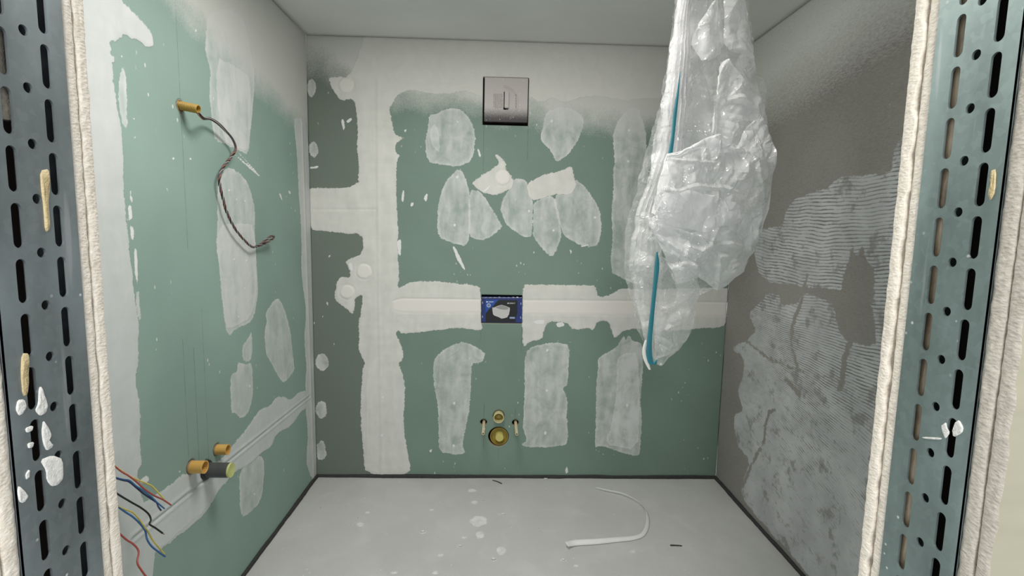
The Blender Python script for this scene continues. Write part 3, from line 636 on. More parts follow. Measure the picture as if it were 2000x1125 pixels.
bm = bmesh.new(); box(bm, (a_[0]-.006, D-.0094, b_[2]-.006), (a_[0]+.008, D-.0085, a_[2])); box(bm, (a_[0]-.006, D-.0094, b_[2]-.006), (b_[0], D-.0085, b_[2]+.006)); tag(finish('bar_shade', bm, dark_m, cov), 'black painted shade left of and below the bar')  # thin black plates painted as the bar's shade, at its left and bottom
bm = bmesh.new(); cen = onY(982,203,D)
for r0, sw_ in ((.088, .0016), (.080, .0012)):
    N = 40
    for k in range(N):
        A0, A1 = math.radians(-62+150*k/N), math.radians(-62+150*(k+1)/N)
        q = [(cen[0]+rr*math.cos(a)*.92, cen[2]+rr*math.sin(a)) for rr, a in ((r0, A0), (r0+sw_, A0), (r0+sw_, A1), (r0, A1))]
        lo = [bm.verts.new((p[0], D-.0089, p[1])) for p in q]; hi = [bm.verts.new((p[0], D-.0100, p[1])) for p in q]
        bm.faces.new(hi)
        for i in range(4): bm.faces.new((lo[i], lo[(i+1) % 4], hi[(i+1) % 4], hi[i]))
finish('embossed_arc', bm, plain('arc_emboss', (.40, .37, .355), .6), cov)
# embossed lines of print, turned upright and unreadable in the photo: rows of short raised dashes
emb = plain('shaded_emboss', (.17, .15, .145), .6)
for i, px in enumerate((964.5, 967.5, 970.5, 973.5, 976.5, 979.8, 1007)):
    bm = bmesh.new(); pz = 184+random.random()*2
    while pz < 211-(i == 6)*0:
        L = random.uniform(1.2, 4.5); A = onY(px, pz, D); B = onY(px+.9, min(pz+L, 212), D); pz += L+random.uniform(.5, 1.4)
        box(bm, (A[0], D-.0101, B[2]), (B[0], D-.0088, A[2]))
    finish('embossed_print', bm, emb, cov)

# blue printed card
blue = M('blue_card'); q = blue.noise(3, 2); blue_m = blue.done(blue.mix(blue.rng(q, .3, .7), (.006, .014, .10), (.012, .035, .22)), .3, 0, .5)
def flat(name, pts, y, mat, parent, th=.0006):
    bm = bmesh.new(); P = [onY(px, py, D) for px, py in pts]
    lo = [bm.verts.new((p[0], y, p[2])) for p in P]; hi = [bm.verts.new((p[0], y-th, p[2])) for p in P]; n = len(P)
    bm.faces.new(hi)
    for i in range(n): bm.faces.new((lo[i], lo[(i+1) % n], hi[(i+1) % n], hi[i]))
    return finish(name, bm, mat, parent)
def c1(L): return [(936+x*92/1617, 572+y*92/1617) for x, y in L]
card = thing('printed_card', ((hole_card[0]+hole_card[1])/2, D, hole_card[2]), 'blue printed card with a white toilet picture, set in slot of back wall', 'card')
bm = bmesh.new(); box(bm, (hole_card[0]+.001, D+.002, hole_card[2]+.0045), (hole_card[1]-.001, D+.06, hole_card[3]-.0115), .001); finish('card_box', bm, blue_m, card)
blk = plain('black_print', (.010, .010, .012), .35); wht = plain('white_print', (.75, .76, .78), .4, var=.03); grey1 = plain('pale_grey_print', (.55, .54, .54), .4, var=.05); grey2 = plain('mid_grey_print', (.30, .30, .30), .4, var=.05); azure = plain('azure_print', (.012, .07, .34), .35)
yc = D+.002
flat('printed_panel', c1([(215,240),(700,240),(520,430),(300,600),(215,720)]), yc, azure, card)
flat('printed_shadow', c1([(660,250),(1310,250),(1310,700),(1240,900),(1260,1005),(215,1000),(225,700),(330,570),(480,450),(570,330)]), yc-.0002, blk, card)
toi = flat('printed_toilet', c1([(447,505),(520,500),(640,445),(770,412),(900,450),(1050,510),(1050,600),(1020,740),(960,840),(870,870),(760,885),(700,850),(640,825),(520,780),(475,740),(455,620)]), yc-.0006, grey1, card)
flat('printed_seat', c1([(560,500),(660,455),(775,425),(880,455),(1010,515),(990,565),(880,580),(740,565),(620,530)]), yc-.0011, grey2, toi)
bm = bmesh.new(); cc_ = onY(*c1([(325,430)])[0], D); 
for k in range(11):
    a = 2*math.pi*k/11; r0, r1 = .0062, .0116
    q = [bm.verts.new((cc_[0]+rr*math.cos(b), yc-.0009, cc_[2]+rr*math.sin(b))) for rr, b in ((r0, a), (r1, a), (r1, a+.46), (r0, a+.46))]; bm.faces.new(q)
bmesh.ops.create_circle(bm, cap_ends=True, segments=12, radius=.0022, matrix=Matrix.Translation((cc_[0], yc-.0009, cc_[2])) @ Matrix.Rotation(math.pi/2, 4, 'X'))
finish('printed_rosette', bm, plain('pale_blue_print', (.45, .52, .62), .4), card)
def text(name, s, px, py, hpx, wpx, mat, parent, y):
    cu = bpy.data.curves.new(name, 'FONT'); cu.body = s; cu.extrude = .0002; cu.align_x = 'LEFT'
    t = bpy.data.objects.new('tmp', cu); C.objects.link(t); dg = bpy.context.evaluated_depsgraph_get(); me = bpy.data.meshes.new_from_object(t.evaluated_get(dg)); bpy.data.objects.remove(t)
    co = np.array([v.co for v in me.vertices]); co[:, :2] -= co[:, :2].min(0); w, hh = co[:, 0].max(), co[:, 1].max()
    A = onY(px, py, D); B = onY(px+wpx, py-hpx, D)
    for v, c in zip(me.vertices, co): v.co = (A[0]+c[0]/w*(B[0]-A[0]), y-c[2], A[2]+c[1]/hh*(B[2]-A[2]))
    me.materials.append(mat); return link(name, me, parent)
def cp(x, y): return c1([(x, y)])[0]
text('lettering', 'GEBERIT', *cp(318,330), 2.2, 10.4, wht, card, yc-.0008); flat('printed_mark', c1([(242,290),(292,290),(292,332),(242,332)]), yc-.0004, wht, card)
text('lettering', 'GEBERIT', *cp(1008,375), 2.0, 13.0, wht, card, yc-.0010); flat('printed_mark', c1([(968,345),(1000,335),(1006,375),(968,378)]), yc-.0006, wht, card)
pill = [(1060+18*math.cos(a)+(150 if math.cos(a) > 0 else 0), 858+30*math.sin(a)) for a in [2*math.pi*k/20 for k in range(20)]]
flat('printed_badge', c1(pill), yc-.0008, plain('badge_print', (.30, .38, .60), .4), card)
for x, y in ((112,340),(112,820),(1434,372),(1420,850)): flat('fold_slit', c1([(x-7,y-36),(x+7,y-36),(x+7,y+36),(x-7,y+36)]), yc, wht, card)
bm = bmesh.new(); v0 = []
for k in range(61):
    px = 941.5+77*k/60; A = onY(px, 580.6+.6*math.sin(k*.9)-1.1*max(0, vnoise(k*.45, .2, 4)-.4), D); B = onY(px, 581.8, D); v0.append((bm.verts.new((A[0], D+.0045, A[2])), bm.verts.new((B[0], D+.0005, B[2]))))
for a, b in zip(v0[:-1], v0[1:]): bm.faces.new((a[0], b[0], b[1], a[1]))
tag(finish('torn_edge', bm, plas, card), 'white torn top edge')

# toilet connections
cream = plain('cream_plastic', (.66, .58, .38), .45, var=.08); yel = plain('yellow_plastic', (.60, .53, .17), .4, var=.1); must = plain('mustard_plastic', (.36, .27, .055), .4, var=.15); lime = plain('lime_cap', (.55, .58, .22), .45)
for (h, nm, lab) in ((rodL, 'left', 'cream hollow rod sleeve poking out of left small hole, plaster smear on it'), (rodR, 'right', 'cream hollow rod sleeve poking out of right small hole, beside the tall patch')):
    o = lathe('rod_sleeve', [(.12, .0055), (.12, .0085), (-.155, .0085), (-.158, .0075), (-.158, .0050), (-.10, .0048), (-.10, 0)], (h[0]+.002, D, h[1]-.001), (0, 1, 0), cream, seg=24)
    tag(o, lab, 'sleeve', 'rod sleeves for the wall-hung toilet')
    if nm == 'left':
        bm = bmesh.new(); bmesh.ops.create_icosphere(bm, subdivisions=2, radius=.006, matrix=Matrix.Translation((h[0]+.007, D-.10, h[1]+.002)) @ Matrix.Diagonal((.8, 3.2, .9, 1))); tag(finish('plaster_splash', bm, plas, o, True), 'white plaster smear')
st = thing('flush_pipe', (hflush[0], D, hflush[1]), 'short pale yellow pipe stub in the upper round hole of back wall', 'pipe')
lathe('pipe', [(.10, .0255), (.10, .0295), (-.028, .0295), (-.032, .029), (-.032, .0255), (.045, .0250)], (hflush[0], D, hflush[1]-.002), (0, 1, 0), plain('pale_yellow_plastic', (.70, .64, .36), .4), st)
lathe('inner_cap', [(.012, .0252), (.022, .022), (.030, .0)], (hflush[0], D, hflush[1]-.002), (0, 1, 0), must, st)
dr = thing('drain_socket', (hdrain[0], D, hdrain[1]), 'round mustard drain cap with yellow knob in large hole of back wall', 'drain')
lathe('socket', [(.14, .049), (.012, .049), (.006, .0505), (.006, .047), (.022, .0455), (.03, .041)], (hdrain[0]+.004, D, hdrain[1]), (0, 1, 0), must, dr)
lathe('cap', [(.03, .044), (.032, .042), (.032, 0)], (hdrain[0]+.004, D, hdrain[1]), (0, 1, 0), must, dr)
lathe('knob', [(.032, .027), (.0, .024), (-.010, .0235), (-.013, .0215), (-.013, 0)], (hdrain[0]+.006, D, hdrain[1]-.001), (0, 1, 0), yel, dr)

# ------------------------------------------------------------------ left wall installations
orange = M('orange_corrugated_plastic'); ox, oy, oz = orange.xyz(); orange_m = orange.done(orange.mix(orange.noise(20), (.62, .34, .075), (.76, .46, .14)), .4, 0, .5)
ycond = plain('yellow_corrugated_conduit', (.40, .25, .05), .45, var=.2)
p0 = np.array([XL, hcond[0], hcond[1]])
cnd = thing('wall_conduit', tuple(p0), 'yellow corrugated conduit stub sticking out high on left green wall', 'conduit')
prof = []
for k in range(150):
    t = -.03+.086*k/149; prof.append((t, .0128+.0008*math.sin(t*2*math.pi/.0044)))
prof += [(.057, .0125), (.057, .0105), (.02, .0100), (.0, .0)]
lathe('conduit', prof, p0+[0, 0, .001], (1, -.02, -.17), ycond, cnd)
lathe('hole_collar', [(.0, .0195), (.0008, .0195), (.0008, .0165), (-.01, .0165)], p0, (1, 0, 0), gypsum_dark, cnd)

# bundle of four twisted strands
pth = [(387,221,-.930),(398,231,-.915),(410.6,232,-.905),(425.8,241,-.90),(441,256,-.895),(454.5,272.8,-.895),(459.9,291,-.895),(450,309,-.90),(436.4,325.6,-.905),(428.8,345.3,-.91),(430.3,366.5,-.915),(436.3,390.6,-.92),(440.8,408.7,-.925),(449.9,430,-.925),(462,451,-.925),(480,472,-.92),(493.8,482.7,-.915),(507,478,-.905),(522.5,466,-.89),(531.5,460.6,-.88),(535,463.5,-.878),(529,469,-.88),(512,478,-.90),(500,482,-.91)]
P = smooth_path([onX(a, b, XL+(.055 if i < 2 else .040-.018*min(1, i/8))+(.014 if 17 < i < 22 else 0)) for i, (a, b, X) in enumerate(pth)], 10); T, N, B = frames(P)
s = np.concatenate([[0], np.cumsum(np.linalg.norm(np.diff(P, axis=0), axis=1))])
wires = thing('wire_bundle', tuple(P[0]), 'twisted bundle of dark, brown and white wires hanging in an S curve on left wall', 'wires')
wc = {'black': plain('black_insulation', (.018, .018, .022), .35), 'brown': plain('brown_insulation', (.26, .10, .07), .35), 'navy': plain('navy_insulation', (.06, .07, .11), .35), 'pale': plain('pale_insulation', (.42, .34, .27), .5)}
lo = np.clip((s-.30)/.08, 0, 1)
for k, nm in enumerate(('black', 'brown', 'navy', 'pale')):
    ang = k*math.pi/2 + s*(14+0*s) + lo*(s-.30)*110; rad = .0026+.0012*np.exp(-((s-.035)/.03)**2)+.0022*np.exp(-((s-.33)/.015)**2)*(k % 2)
    tag(tube('wire', P+N*(rad*np.cos(ang))[:, None]+B*(rad*np.sin(ang))[:, None], (.0014 if nm == 'pale' else .0023), wc[nm], wires, 8), nm+' strand')

GR = 'pipe ends at the washbasin connection'
def sleeve(h, L, r, lab):
    o = lathe('pipe_sleeve', [(-.04, r), (0, r*1.0), (L-.004, r*1.03), (L, r*1.05), (L, r*.90), (L-.012, r*.86), (L*.35, r*.82), (0, r*.8), (-.03, 0)], (XL, h[0], h[1]), (1, 0, 0), orange_m)
    me = o.data; return tag(o, lab, 'pipe', GR)
o1 = sleeve(hs1, .046, .0200, 'orange corrugated pipe sleeve in front of the dark grey pipe, on left wall')
o2 = sleeve(hs2, .041, .0180, 'smaller orange pipe sleeve above the dark grey pipe, just over wall joint')
for o, h, L, r in ((o1, hs1, .046, .02), (o2, hs2, .041, .018)):
    bm = bmesh.new()
    for k in range(18):
        a = 2*math.pi*k/18; M4 = Matrix.Translation((XL+L*.66, h[0]+r*.865*math.cos(a), h[1]+r*.865*math.sin(a))); bmesh.ops.create_cube(bm, size=1, matrix=M4 @ Matrix.Rotation(a, 4, 'X') @ Matrix.Diagonal((L*.58, .0028, .0012, 1)))
    finish('inner_ribs', bm, orange_m, o)
    lathe('cut_ring', [(.0, r*1.12), (.003, r*1.12), (.003, r*1.005)], (XL+.0005, h[0], h[1]), (1, 0, 0), gypsum_dark, o)
dp = thing('waste_pipe', (XL, hdr[0], hdr[1]), 'dark grey waste pipe with a yellow-green end cap, sticking out of left wall', 'pipe', GR)
lathe('pipe', [(-.05, .0250), (.080, .0250), (.083, .0243)], (XL, hdr[0], hdr[1]), (1, 0, 0), plain('dark_grey_pipe', (.075, .078, .08), .4, var=.3, scale=30), dp)
lathe('end_cap', [(.080, .0245), (.086, .0255), (.088, .0245), (.087, .021), (.085, .0)], (XL, hdr[0], hdr[1]), (1, 0, 0), lime, dp)
lathe('rubber_collar', [(-.01, .0335), (.006, .0335), (.008, .031), (.008, .025)], (XL, hdr[0], hdr[1]), (1, 0, 0), dark_m, dp)

# loose electrical wires at lower left
def z8(L): return [(220+x*.2534, 840+y*.2534) for x, y in L]
ins = {'red': plain('red_insulation', (.42, .085, .07), .35), 'yg': plain('yellow_green_insulation', (.60, .50, .11), .35, var=.35, scale=90), 'blue': plain('blue_insulation', (.045, .14, .33), .35), 'black': wc['black'], 'dblue': plain('dark_blue_insulation', (.025, .04, .10), .35)}
G2 = 'loose wires at lower left wall'
def wire(L, r, k, lab, X0=-.985, X1=-.90, tip=False):
    q = z8(L); n = len(q); xs = np.linspace(X0+.03, X1, n)
    P = [onX(a, b, x) for (a, b), x in zip(q, xs)]
    g = P[1]-P[0]; g = g/np.linalg.norm(g)      # carry each wire straight back, then into the wall, hidden behind the jamb
    P = [np.array([XL-.004, P[0][1]-g[1]*.10, P[0][2]-g[2]*.09]), np.array([XL+.022, P[0][1]-g[1]*.07, P[0][2]-g[2]*.068])]+P
    P = smooth_path(P, 8); o = tag(tube('electrical_wire', P, r, ins[k], None, 10), lab, 'wire', G2)
    if tip:
        d = P[-1]-P[-2]; d /= np.linalg.norm(d); tag(tube('bare_tip', np.array([P[-1]-d*.002, P[-1]+d*.007]), r*.55, plain('copper', (.55, .27, .14), .3, .9), o, 8), 'bare copper tip')
wire([(70,315),(150,365),(230,400),(300,430),(350,480),(395,530)], .0019, 'yg', 'yellow-green wire arching over the red one, uppermost of the loose wires')
wire([(66,318),(120,350),(185,400),(245,455),(320,505),(385,535),(450,578)], .0021, 'red', 'red wire ending furthest right, just above the wall joint')
wire([(70,378),(130,390),(180,430),(240,470),(310,525),(345,560),(400,606)], .0019, 'blue', 'blue wire lying along the dark blue one, pointing at the joint')
wire([(68,384),(125,398),(178,440),(238,490),(305,535),(340,560),(352,590),(375,622)], .0021, 'dblue', 'dark blue wire with a kinked tip, under the blue and red ones', X1=-.895)
wire([(82,520),(150,560),(220,600),(275,645),(295,690),(285,725),(330,755),(385,795)], .0023, 'black', 'black wire with a sharp bend and bare copper tip', tip=True)
wire([(95,612),(150,632),(195,675),(240,740),(275,790),(310,850),(360,910),(400,958)], .0019, 'yg', 'yellow-green wire running along the bright blue one, lower pair')
wire([(92,628),(150,665),(205,715),(250,775),(265,840),(300,895),(355,940),(405,976)], .0023, 'blue', 'bright blue wire of the lower pair, hanging below the black wire', X1=-.895)
wire([(100,840),(160,880),(200,935),(190,1020),(225,1085),(275,1150)], .0023, 'red', 'dull red wire hanging lowest, running out of the bottom')

# ------------------------------------------------------------------ things on the floor
ZF = -.011
rp = [(1164,955),(1184,960),(1218,968),(1247,983),(1264,1000),(1269,1022),(1261,1045),(1241,1055),(1201,1060),(1167,1064),(1127,1067),(1110,1074)]
Pr = smooth_path([onZ(x, y, ZF) for x, y in rp], 8); Tn = np.gradient(Pr, axis=0); Tn /= np.linalg.norm(Tn, axis=1)[:, None]; side_ = np.cross(Tn, [0, 0, 1.])
v = []; f = []; n = len(Pr)
for i in range(n):
    t = i/(n-1); tilt = math.radians(62-42*t+18*math.sin(t*9)); w = .006+.007*t; lift = .002+.012*math.exp(-((t-1)/.06)**2)
    e = side_[i]*math.cos(tilt)+np.array([0, 0, math.sin(tilt)])
    for k in range(4): v.append(Pr[i]+e*w*2*(k/3)+np.array([0, 0, lift]))
for i in range(n-1):
    for k in range(3): f.append((i*4+k, i*4+k+1, i*4+k+5, i*4+k+4))
rb = mesh('paper_tape', v, f, plain('white_tape', (.80, .80, .79), .5, var=.05)); sm = rb.modifiers.new('thickness', 'SOLIDIFY'); sm.thickness = .0007
tag(rb, 'curled strip of white tape lying in a hook shape on the grey floor', 'tape')
A = onZ(1309,1065,ZF+.002); B_ = onZ(1332,1066,ZF+.002); Pst = smooth_path([A, A*.6+B_*.4+[0, 0, .001], B_], 5)
tag(tube('stick', Pst, np.linspace(.0034, .0022, len(Pst)), plain('dark_wood', (.05, .04, .035), .8, var=.4), None, 6), 'short dark stick on the floor right of the white tape', 'stick')
A = onZ(962,938,ZF+.002); B_ = onZ(980,944.5,ZF+.002); Pst = smooth_path([A, A*.5+B_*.5+[0, .004, .001], B_], 5)
tag(tube('stick', Pst, np.linspace(.002, .0028, len(Pst)), plain('brown_wood', (.07, .05, .04), .8, var=.4), None, 6), 'thin dark twig on the floor against the back wall strip', 'stick')
def crumb(x, y, r, lab, sx=1.4):
    bm = bmesh.new(); bmesh.ops.create_icosphere(bm, subdivisions=2, radius=r); sd = random.randint(0, 99)
    for q in bm.verts:
        k = 1+.6*(fbm(q.co.x/r*1.3+sd, q.co.y/r*1.3+q.co.z/r, sd)-.45); q.co = Vector((q.co.x*k*sx, q.co.y*k, q.co.z*k*.55))
    p = onZ(x, y, ZF); o = finish('plaster_crumb', bm, plas, None, True); o.location = (p[0], p[1], ZF+r*.42); return tag(o, lab, 'crumb', 'plaster crumbs on the floor')
crumb(826,1038,.0075,'white plaster crumb alone left of the floor middle'); crumb(982,1004,.006,'flat white plaster crumb in the middle of the floor, farthest of the crumbs',2.2)
crumb(964,1092,.007,'white plaster crumb in front of the round white floor splash'); crumb(1066,936,.007,'white plaster crumb against the strip under the back wall',1.8)
crumb(898,1066,.006,'small white plaster crumb left of the round white floor splash'); crumb(1100,1093,.006,'small white plaster crumb just below the tape end on the floor')

# ------------------------------------------------------------------ hanging plastic film
YB = 1.55
def film_material(name, lo, hi, white):
    fm = M(name); nt = fm.t
    bmp = nt.nodes.new('ShaderNodeBump'); w1 = fm.noise(34, 3, vec=fm.map((1, 1, .45), rot=(0, .5, 0)), dist=.4); w2 = fm.noise(90, 3, vec=fm.map((.5, 1, 1), rot=(0, -.3, 0)))
    wob = nt.nodes.new('ShaderNodeVectorMath'); wob.operation = 'ADD'; nz = nt.nodes.new('ShaderNodeTexNoise'); nz.inputs['Scale'].default_value = 14; nz.inputs['Detail'].default_value = 3; nt.links.new(fm.co, nz.inputs['Vector'])
    vs = nt.nodes.new('ShaderNodeVectorMath'); vs.operation = 'SCALE'; vs.inputs['Scale'].default_value = .07; nt.links.new(nz.outputs['Color'], vs.inputs[0]); nt.links.new(fm.map((1, .3, .75), rot=(0, .6, 0)), wob.inputs[0]); nt.links.new(vs.outputs[0], wob.inputs[1])
    c1_ = fm.rng(fm.voro(17, 'DISTANCE_TO_EDGE', wob.outputs[0]), 0, .09, 1, 0); c2_ = fm.rng(fm.voro(43, 'DISTANCE_TO_EDGE', wob.outputs[0]), 0, .12, 1, 0)
    patchy = fm.rng(fm.noise(10, 2), .42, .62)
    fm.put(bmp.inputs['Height'], fm.math('ADD', fm.math('MULTIPLY', c1_, fm.rng(fm.noise(6, 2), .4, .6, .2, 1)), fm.math('ADD', fm.math('MULTIPLY', fm.math('MULTIPLY', c2_, patchy), .55), fm.math('MULTIPLY', w1, .8))))
    bmp.inputs['Strength'].default_value = .75; bmp.inputs['Distance'].default_value = .0035
    tr = nt.nodes.new('ShaderNodeBsdfTransparent'); tl = nt.nodes.new('ShaderNodeBsdfTranslucent'); tl.inputs[0].default_value = (*white, 1); nt.links.new(bmp.outputs[0], tl.inputs[1])
    fm.b.inputs['Base Color'].default_value = (*white, 1); fm.b.inputs['Roughness'].default_value = .11; fm.b.inputs['Specular IOR Level'].default_value = 1.0; nt.links.new(bmp.outputs[0], fm.b.inputs['Normal'])
    lw = nt.nodes.new('ShaderNodeLayerWeight'); lw.inputs[0].default_value = .45; nt.links.new(bmp.outputs[0], lw.inputs['Normal'])
    mx1 = nt.nodes.new('ShaderNodeMixShader'); mx1.inputs[0].default_value = .42; nt.links.new(fm.b.outputs[0], mx1.inputs[1]); nt.links.new(tl.outputs[0], mx1.inputs[2])
    mx2 = nt.nodes.new('ShaderNodeMixShader'); op = fm.math('ADD', fm.rng(fm.noise(9, 2), .35, .65, lo, hi), fm.math('MULTIPLY', lw.outputs['Facing'], .45), clamp=True)
    fm.put(mx2.inputs[0], op); nt.links.new(tr.outputs[0], mx2.inputs[1]); nt.links.new(mx1.outputs[0], mx2.inputs[2]); nt.links.new(mx2.outputs[0], fm.out.inputs[0]); return fm.m
clear = film_material('clear_film', .16, .36, (.94, .94, .945)); milky = film_material('milky_film', .46, .70, (.96, .955, .97)); white_film = film_material('doubled_film', .66, .86, (.97, .965, .98))
def wrinkle(x, z, seed, amp):
    d = .012*(fbm(x*8+seed, z*6, seed, 2)-.4)*2; rs = np.random.RandomState(seed)
    for k in range(6):
        a = rs.uniform(0, math.pi); p = x*math.cos(a)-z*math.sin(a); q = x*math.sin(a)+z*math.cos(a); sc = (.07, .06, .05, .035, .03, .025)[k]
        d = d+(.0075, .006, .005, .003, .0025, .002)[k]*np.minimum(1, np.abs(vnoise(p/sc, q/(sc*3.2), seed+k*5)-.5)*3)*(.3+1.1*vnoise(x*7+k, z*7, seed+k))
    for k, (sc, h_) in enumerate(((.034, .0085), (.019, .0045), (.010, .0020))):
        a = rs.uniform(0, math.pi); d = d+h_*(facet((x*math.cos(a)-z*math.sin(a))/sc, (x*math.sin(a)+z*math.cos(a))/(sc*1.6), seed+k)-.5)*(.25+1.3*vnoise(x*11, z*11, seed+31+k)**1.5)
    return d*amp*1.5
def panel(name, rows, y0, seed, bulge, amp, mat, ridges=(), pleat=0, step=2.2, edge=2.0, across=False):
    """rows: (y, x left, x right); across: (x, y top, y bottom). Every panel is a sheet hanging y0 in front of the middle of the bundle"""
    A = np.array(rows, float); n = int((A[-1, 0]-A[0, 0])/step)+1; p = np.linspace(A[0, 0], A[-1, 0], n); a = np.interp(p, A[:, 0], A[:, 1]); b = np.interp(p, A[:, 0], A[:, 2])
    a = a+edge*2*(facet(p/15, 0*p, seed+50)-.5)+edge*(facet(p/6, 0*p, seed+51)-.5); b = b+edge*2*(facet(p/17, 0*p, seed+60)-.5)+edge*(facet(p/7, 0*p, seed+61)-.5)
    nx = int((b-a).max()/step)+2; s_ = np.linspace(0, 1, nx); Q = a[:, None]+(b-a)[:, None]*s_[None]; Pp = np.repeat(p[:, None], nx, 1)
    PX, PY = (Pp, Q) if across else (Q, Pp); Y0 = YB-y0
    d0 = fw[:, None, None]+rt[:, None, None]*(PX-1000)/F-up[:, None, None]*(PY-562.5)/F; t = Y0/d0[1]; X = t*d0[0]; Z = EYE+t*d0[2]
    d = bulge*np.sin(np.pi*np.clip(s_, 0, 1))[None]**.8+wrinkle(X, Z, seed, amp)
    if pleat: d = d+pleat*np.abs(((s_*5.5+.3+.12*np.sin(p/60)[:, None]) % 1)-.5)*2
    for pl, hgt, wd in ridges:
        q = polyline_d([onY(u, v, Y0)[[0, 2]] for u, v in pl], X, Z); d = d+hgt*np.maximum(0, 1-q/wd)
    P3 = np.stack([X, Y0-d, Z], -1).reshape(-1, 3); i = np.arange((n-1)*nx).reshape(n-1, nx)[:, :-1].ravel()
    o = mesh(name, P3, np.stack([i, i+nx, i+nx+1, i+1], 1), mat, bag, True); o.data.set_sharp_from_angle(angle=math.radians(16)); return o
bag = thing('plastic_film', tuple(onY(1390,-160,YB)), 'crumpled translucent white plastic film hanging from the ceiling, teal tape along it', 'plastic film')
bag.location.z = H
TOPZ = -170
# sheet at the back, whole outline
panel('film_sheet', [(TOPZ,1350,1415),(-60,1330,1440),(0,1317,1452),(70,1308,1463),(110,1303,1467),(150,1297,1472),(158,1294,1490),(200,1286,1491),(235,1275,1494),(310,1255,1495),(380,1240,1490),(440,1222,1480),(500,1217,1460),(530,1219,1446),(555,1221,1400),(575,1226,1362),(600,1235,1354),(640,1241,1349),(665,1252,1340),(683,1259,1322),(697,1266,1284),(708,1270,1273)], -.03, 11, -.02, 1, clear)
# second sheet of the upper half
panel('film_sheet', [(TOPZ,1352,1414),(-60,1334,1438),(0,1320,1450),(70,1312,1461),(150,1300,1470),(235,1282,1490),(310,1268,1492),(400,1262,1484),(440,1268,1478)], -.008, 12, .0, 1.1, milky)
# tall pleats with the tape
panel('film_sheet', [(TOPZ,1350,1372),(-60,1332,1360),(0,1319,1347),(110,1306,1343),(200,1292,1338),(260,1283,1334),(300,1276,1330),(335,1268,1312),(420,1240,1285),(520,1226,1290),(600,1240,1290),(660,1255,1285),(695,1266,1278)], .018, 21, .006, .18, clear, pleat=.022)
panel('film_sheet', [(TOPZ,1352,1370),(-60,1336,1358),(0,1322,1346),(110,1312,1341),(200,1300,1337),(300,1285,1330),(320,1290,1315)], .012, 22, .004, .15, milky, pleat=.018)
# right upper fold
panel('film_sheet', [(TOPZ,1392,1414),(-60,1402,1438),(0,1410,1451),(40,1407,1458),(90,1408,1464),(103,1420,1465),(112,1448,1467),(118,1463,1467)], .03, 23, .018, .8, milky)
panel('film_sheet', [(10,1385,1396),(30,1372,1402),(60,1354,1405),(90,1345,1408),(110,1360,1402),(122,1368,1380)], .026, 24, .01, 1, milky)
# right middle fold
panel('film_sheet', [(126,1403,1412),(145,1396,1440),(165,1391,1464),(185,1389,1476),(215,1387,1488),(245,1385,1493),(262,1384,1492),(300,1384,1494)], .034, 41, .028, 1.3, milky, [([(1405,128),(1394,160),(1388,200),(1386,262)], .012, .012), ([(1412,130),(1435,155),(1460,185)], .010, .010), ([(1390,192),(1412,202),(1440,198),(1464,215),(1478,238),(1455,262)], .014, .012)])
# big front fold with its swept upper rim
panel('film_sheet', [(1270,418,426),(1280,372,430),(1290,330,436),(1297,303,441),(1320,300,449),(1345,287,457),(1365,275,462),(1392,267,470),(1415,275,478),(1432,291,480),(1455,263,482),(1475,243,470),(1490,250,420),(1495,262,380)], .048, 31, .03, 1.25, milky,
      [([(1290,304),(1320,301),(1345,289),(1365,277),(1392,270),(1415,278),(1432,293)], .014, .014), ([(1290,310),(1330,318),(1380,322)], .006, .008), ([(1280,372),(1310,378),(1350,366),(1400,370),(1440,384)], .010, .010), ([(1280,395),(1330,405),(1345,425)], .006, .008), ([(1432,293),(1460,320),(1470,360)], .010, .012)], across=True)
panel('film_sheet', [(1300,301,312),(1320,301,306),(1345,288,297),(1365,276,290),(1392,268,290),(1415,275,292),(1432,290,294)], .086, 33, .004, .5, white_film, across=True)
panel('film_sheet', [(1276,385,423),(1290,372,432),(1315,380,440),(1340,372,447),(1375,380,452),(1410,392,440),(1440,400,425)], .090, 34, .004, .9, milky, across=True)
panel('film_sheet', [(238,1466,1478),(250,1455,1479),(268,1446,1470),(282,1438,1462),(292,1432,1446)], .088, 35, .004, .6, white_film)
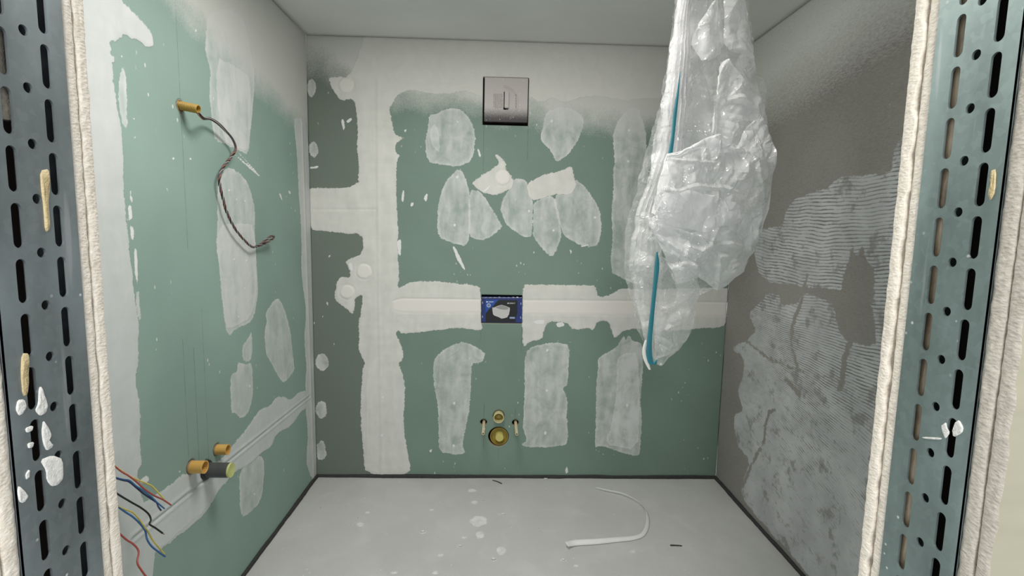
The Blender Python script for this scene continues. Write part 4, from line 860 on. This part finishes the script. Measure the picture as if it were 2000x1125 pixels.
# lower front flap
panel('film_sheet', [(1272,427,452),(1285,430,470),(1300,437,484),(1320,446,503),(1340,455,523),(1360,448,540),(1380,440,557),(1394,434,566),(1412,428,557),(1430,424,541),(1448,420,528),(1462,414,500),(1472,410,490),(1480,404,450)], .066, 36, .014, 1.5, milky,
      [([(1278,430),(1340,457),(1360,462),(1395,500),(1395,562)], .010, .010), ([(1345,457),(1330,500)], .008, .008), ([(1352,452),(1375,480),(1420,475),(1462,488)], .010, .010), ([(1335,480),(1362,490),(1380,478),(1400,440)], .010, .010), ([(1400,500),(1430,500),(1450,490)], .008, .008)], across=True)
panel('film_sheet', [(1262,424,440),(1280,428,470),(1300,440,518),(1318,455,555),(1340,470,548),(1352,500,542),(1360,520,540)], .052, 37, .01, 1.3, milky, [([(1290,470),(1320,490),(1345,520)], .01, .01)], across=True)
# lower tail
panel('film_sheet', [(415,1250,1262),(450,1243,1282),(490,1238,1284),(530,1234,1282),(560,1235,1279),(600,1240,1275),(640,1248,1271),(670,1258,1268),(684,1262,1266)], .040, 51, .012, 1.3, clear)
panel('film_sheet', [(500,1282,1288),(530,1281,1340),(560,1279,1362),(600,1275,1358),(640,1272,1350),(664,1270,1340),(680,1270,1322),(692,1270,1298),(703,1273,1282)], .042, 52, .016, 1.3, clear, [([(1290,600),(1320,592),(1350,565)], .010, .010), ([(1295,640),(1310,620),(1320,680)], .006, .006), ([(1310,545),(1330,560),(1352,548)], .010, .010)])
panel('film_sheet', [(515,1300,1322),(540,1306,1352),(565,1318,1358),(600,1310,1352),(625,1296,1330),(640,1290,1300)], .056, 53, .008, 1.4, clear)
teal = plain('teal_tape', (.035, .20, .25), .35, var=.15, scale=20); wtape = plain('white_tape_end', (.80, .79, .76), .5, var=.05)
def ribbon(name, L, dd, mat, lab):
    P = smooth_path([np.array([a, b, w, q]) for (a, b, w), q in zip(L, dd)], 8); v = []; f = []
    for a, b, w, q in P:
        c = onY(a, b, YB-q); h = w*.5*YB/F
        for k in range(3): v.append(c+np.array([h*(k-1), -.002*(1-abs(k-1)), 0]))
    for i in range(len(P)-1):
        for k in range(2): f.append((i*3+k, i*3+3+k, i*3+4+k, i*3+k+1))
    return tag(mesh(name, v, f, mat, bag), lab)
ribbon('teal_tape', [(1328,140,1),(1324,180,4),(1318,225,7),(1314,265,7),(1309,300,9)], [.062]*5, teal, 'teal tape stripe')
ribbon('teal_tape', [(1283,492,3),(1283,520,9),(1279,560,8),(1275,600,8),(1271,640,9),(1268,675,10),(1269,700,11),(1275,712,10),(1285,702,5)], [.095]*9, teal, 'teal tape stripe')
ribbon('tape_end', [(1262,664,4),(1258,680,6),(1259,697,7),(1264,710,7),(1269,722,4)], [.093]*5, wtape, 'loose white tape end')
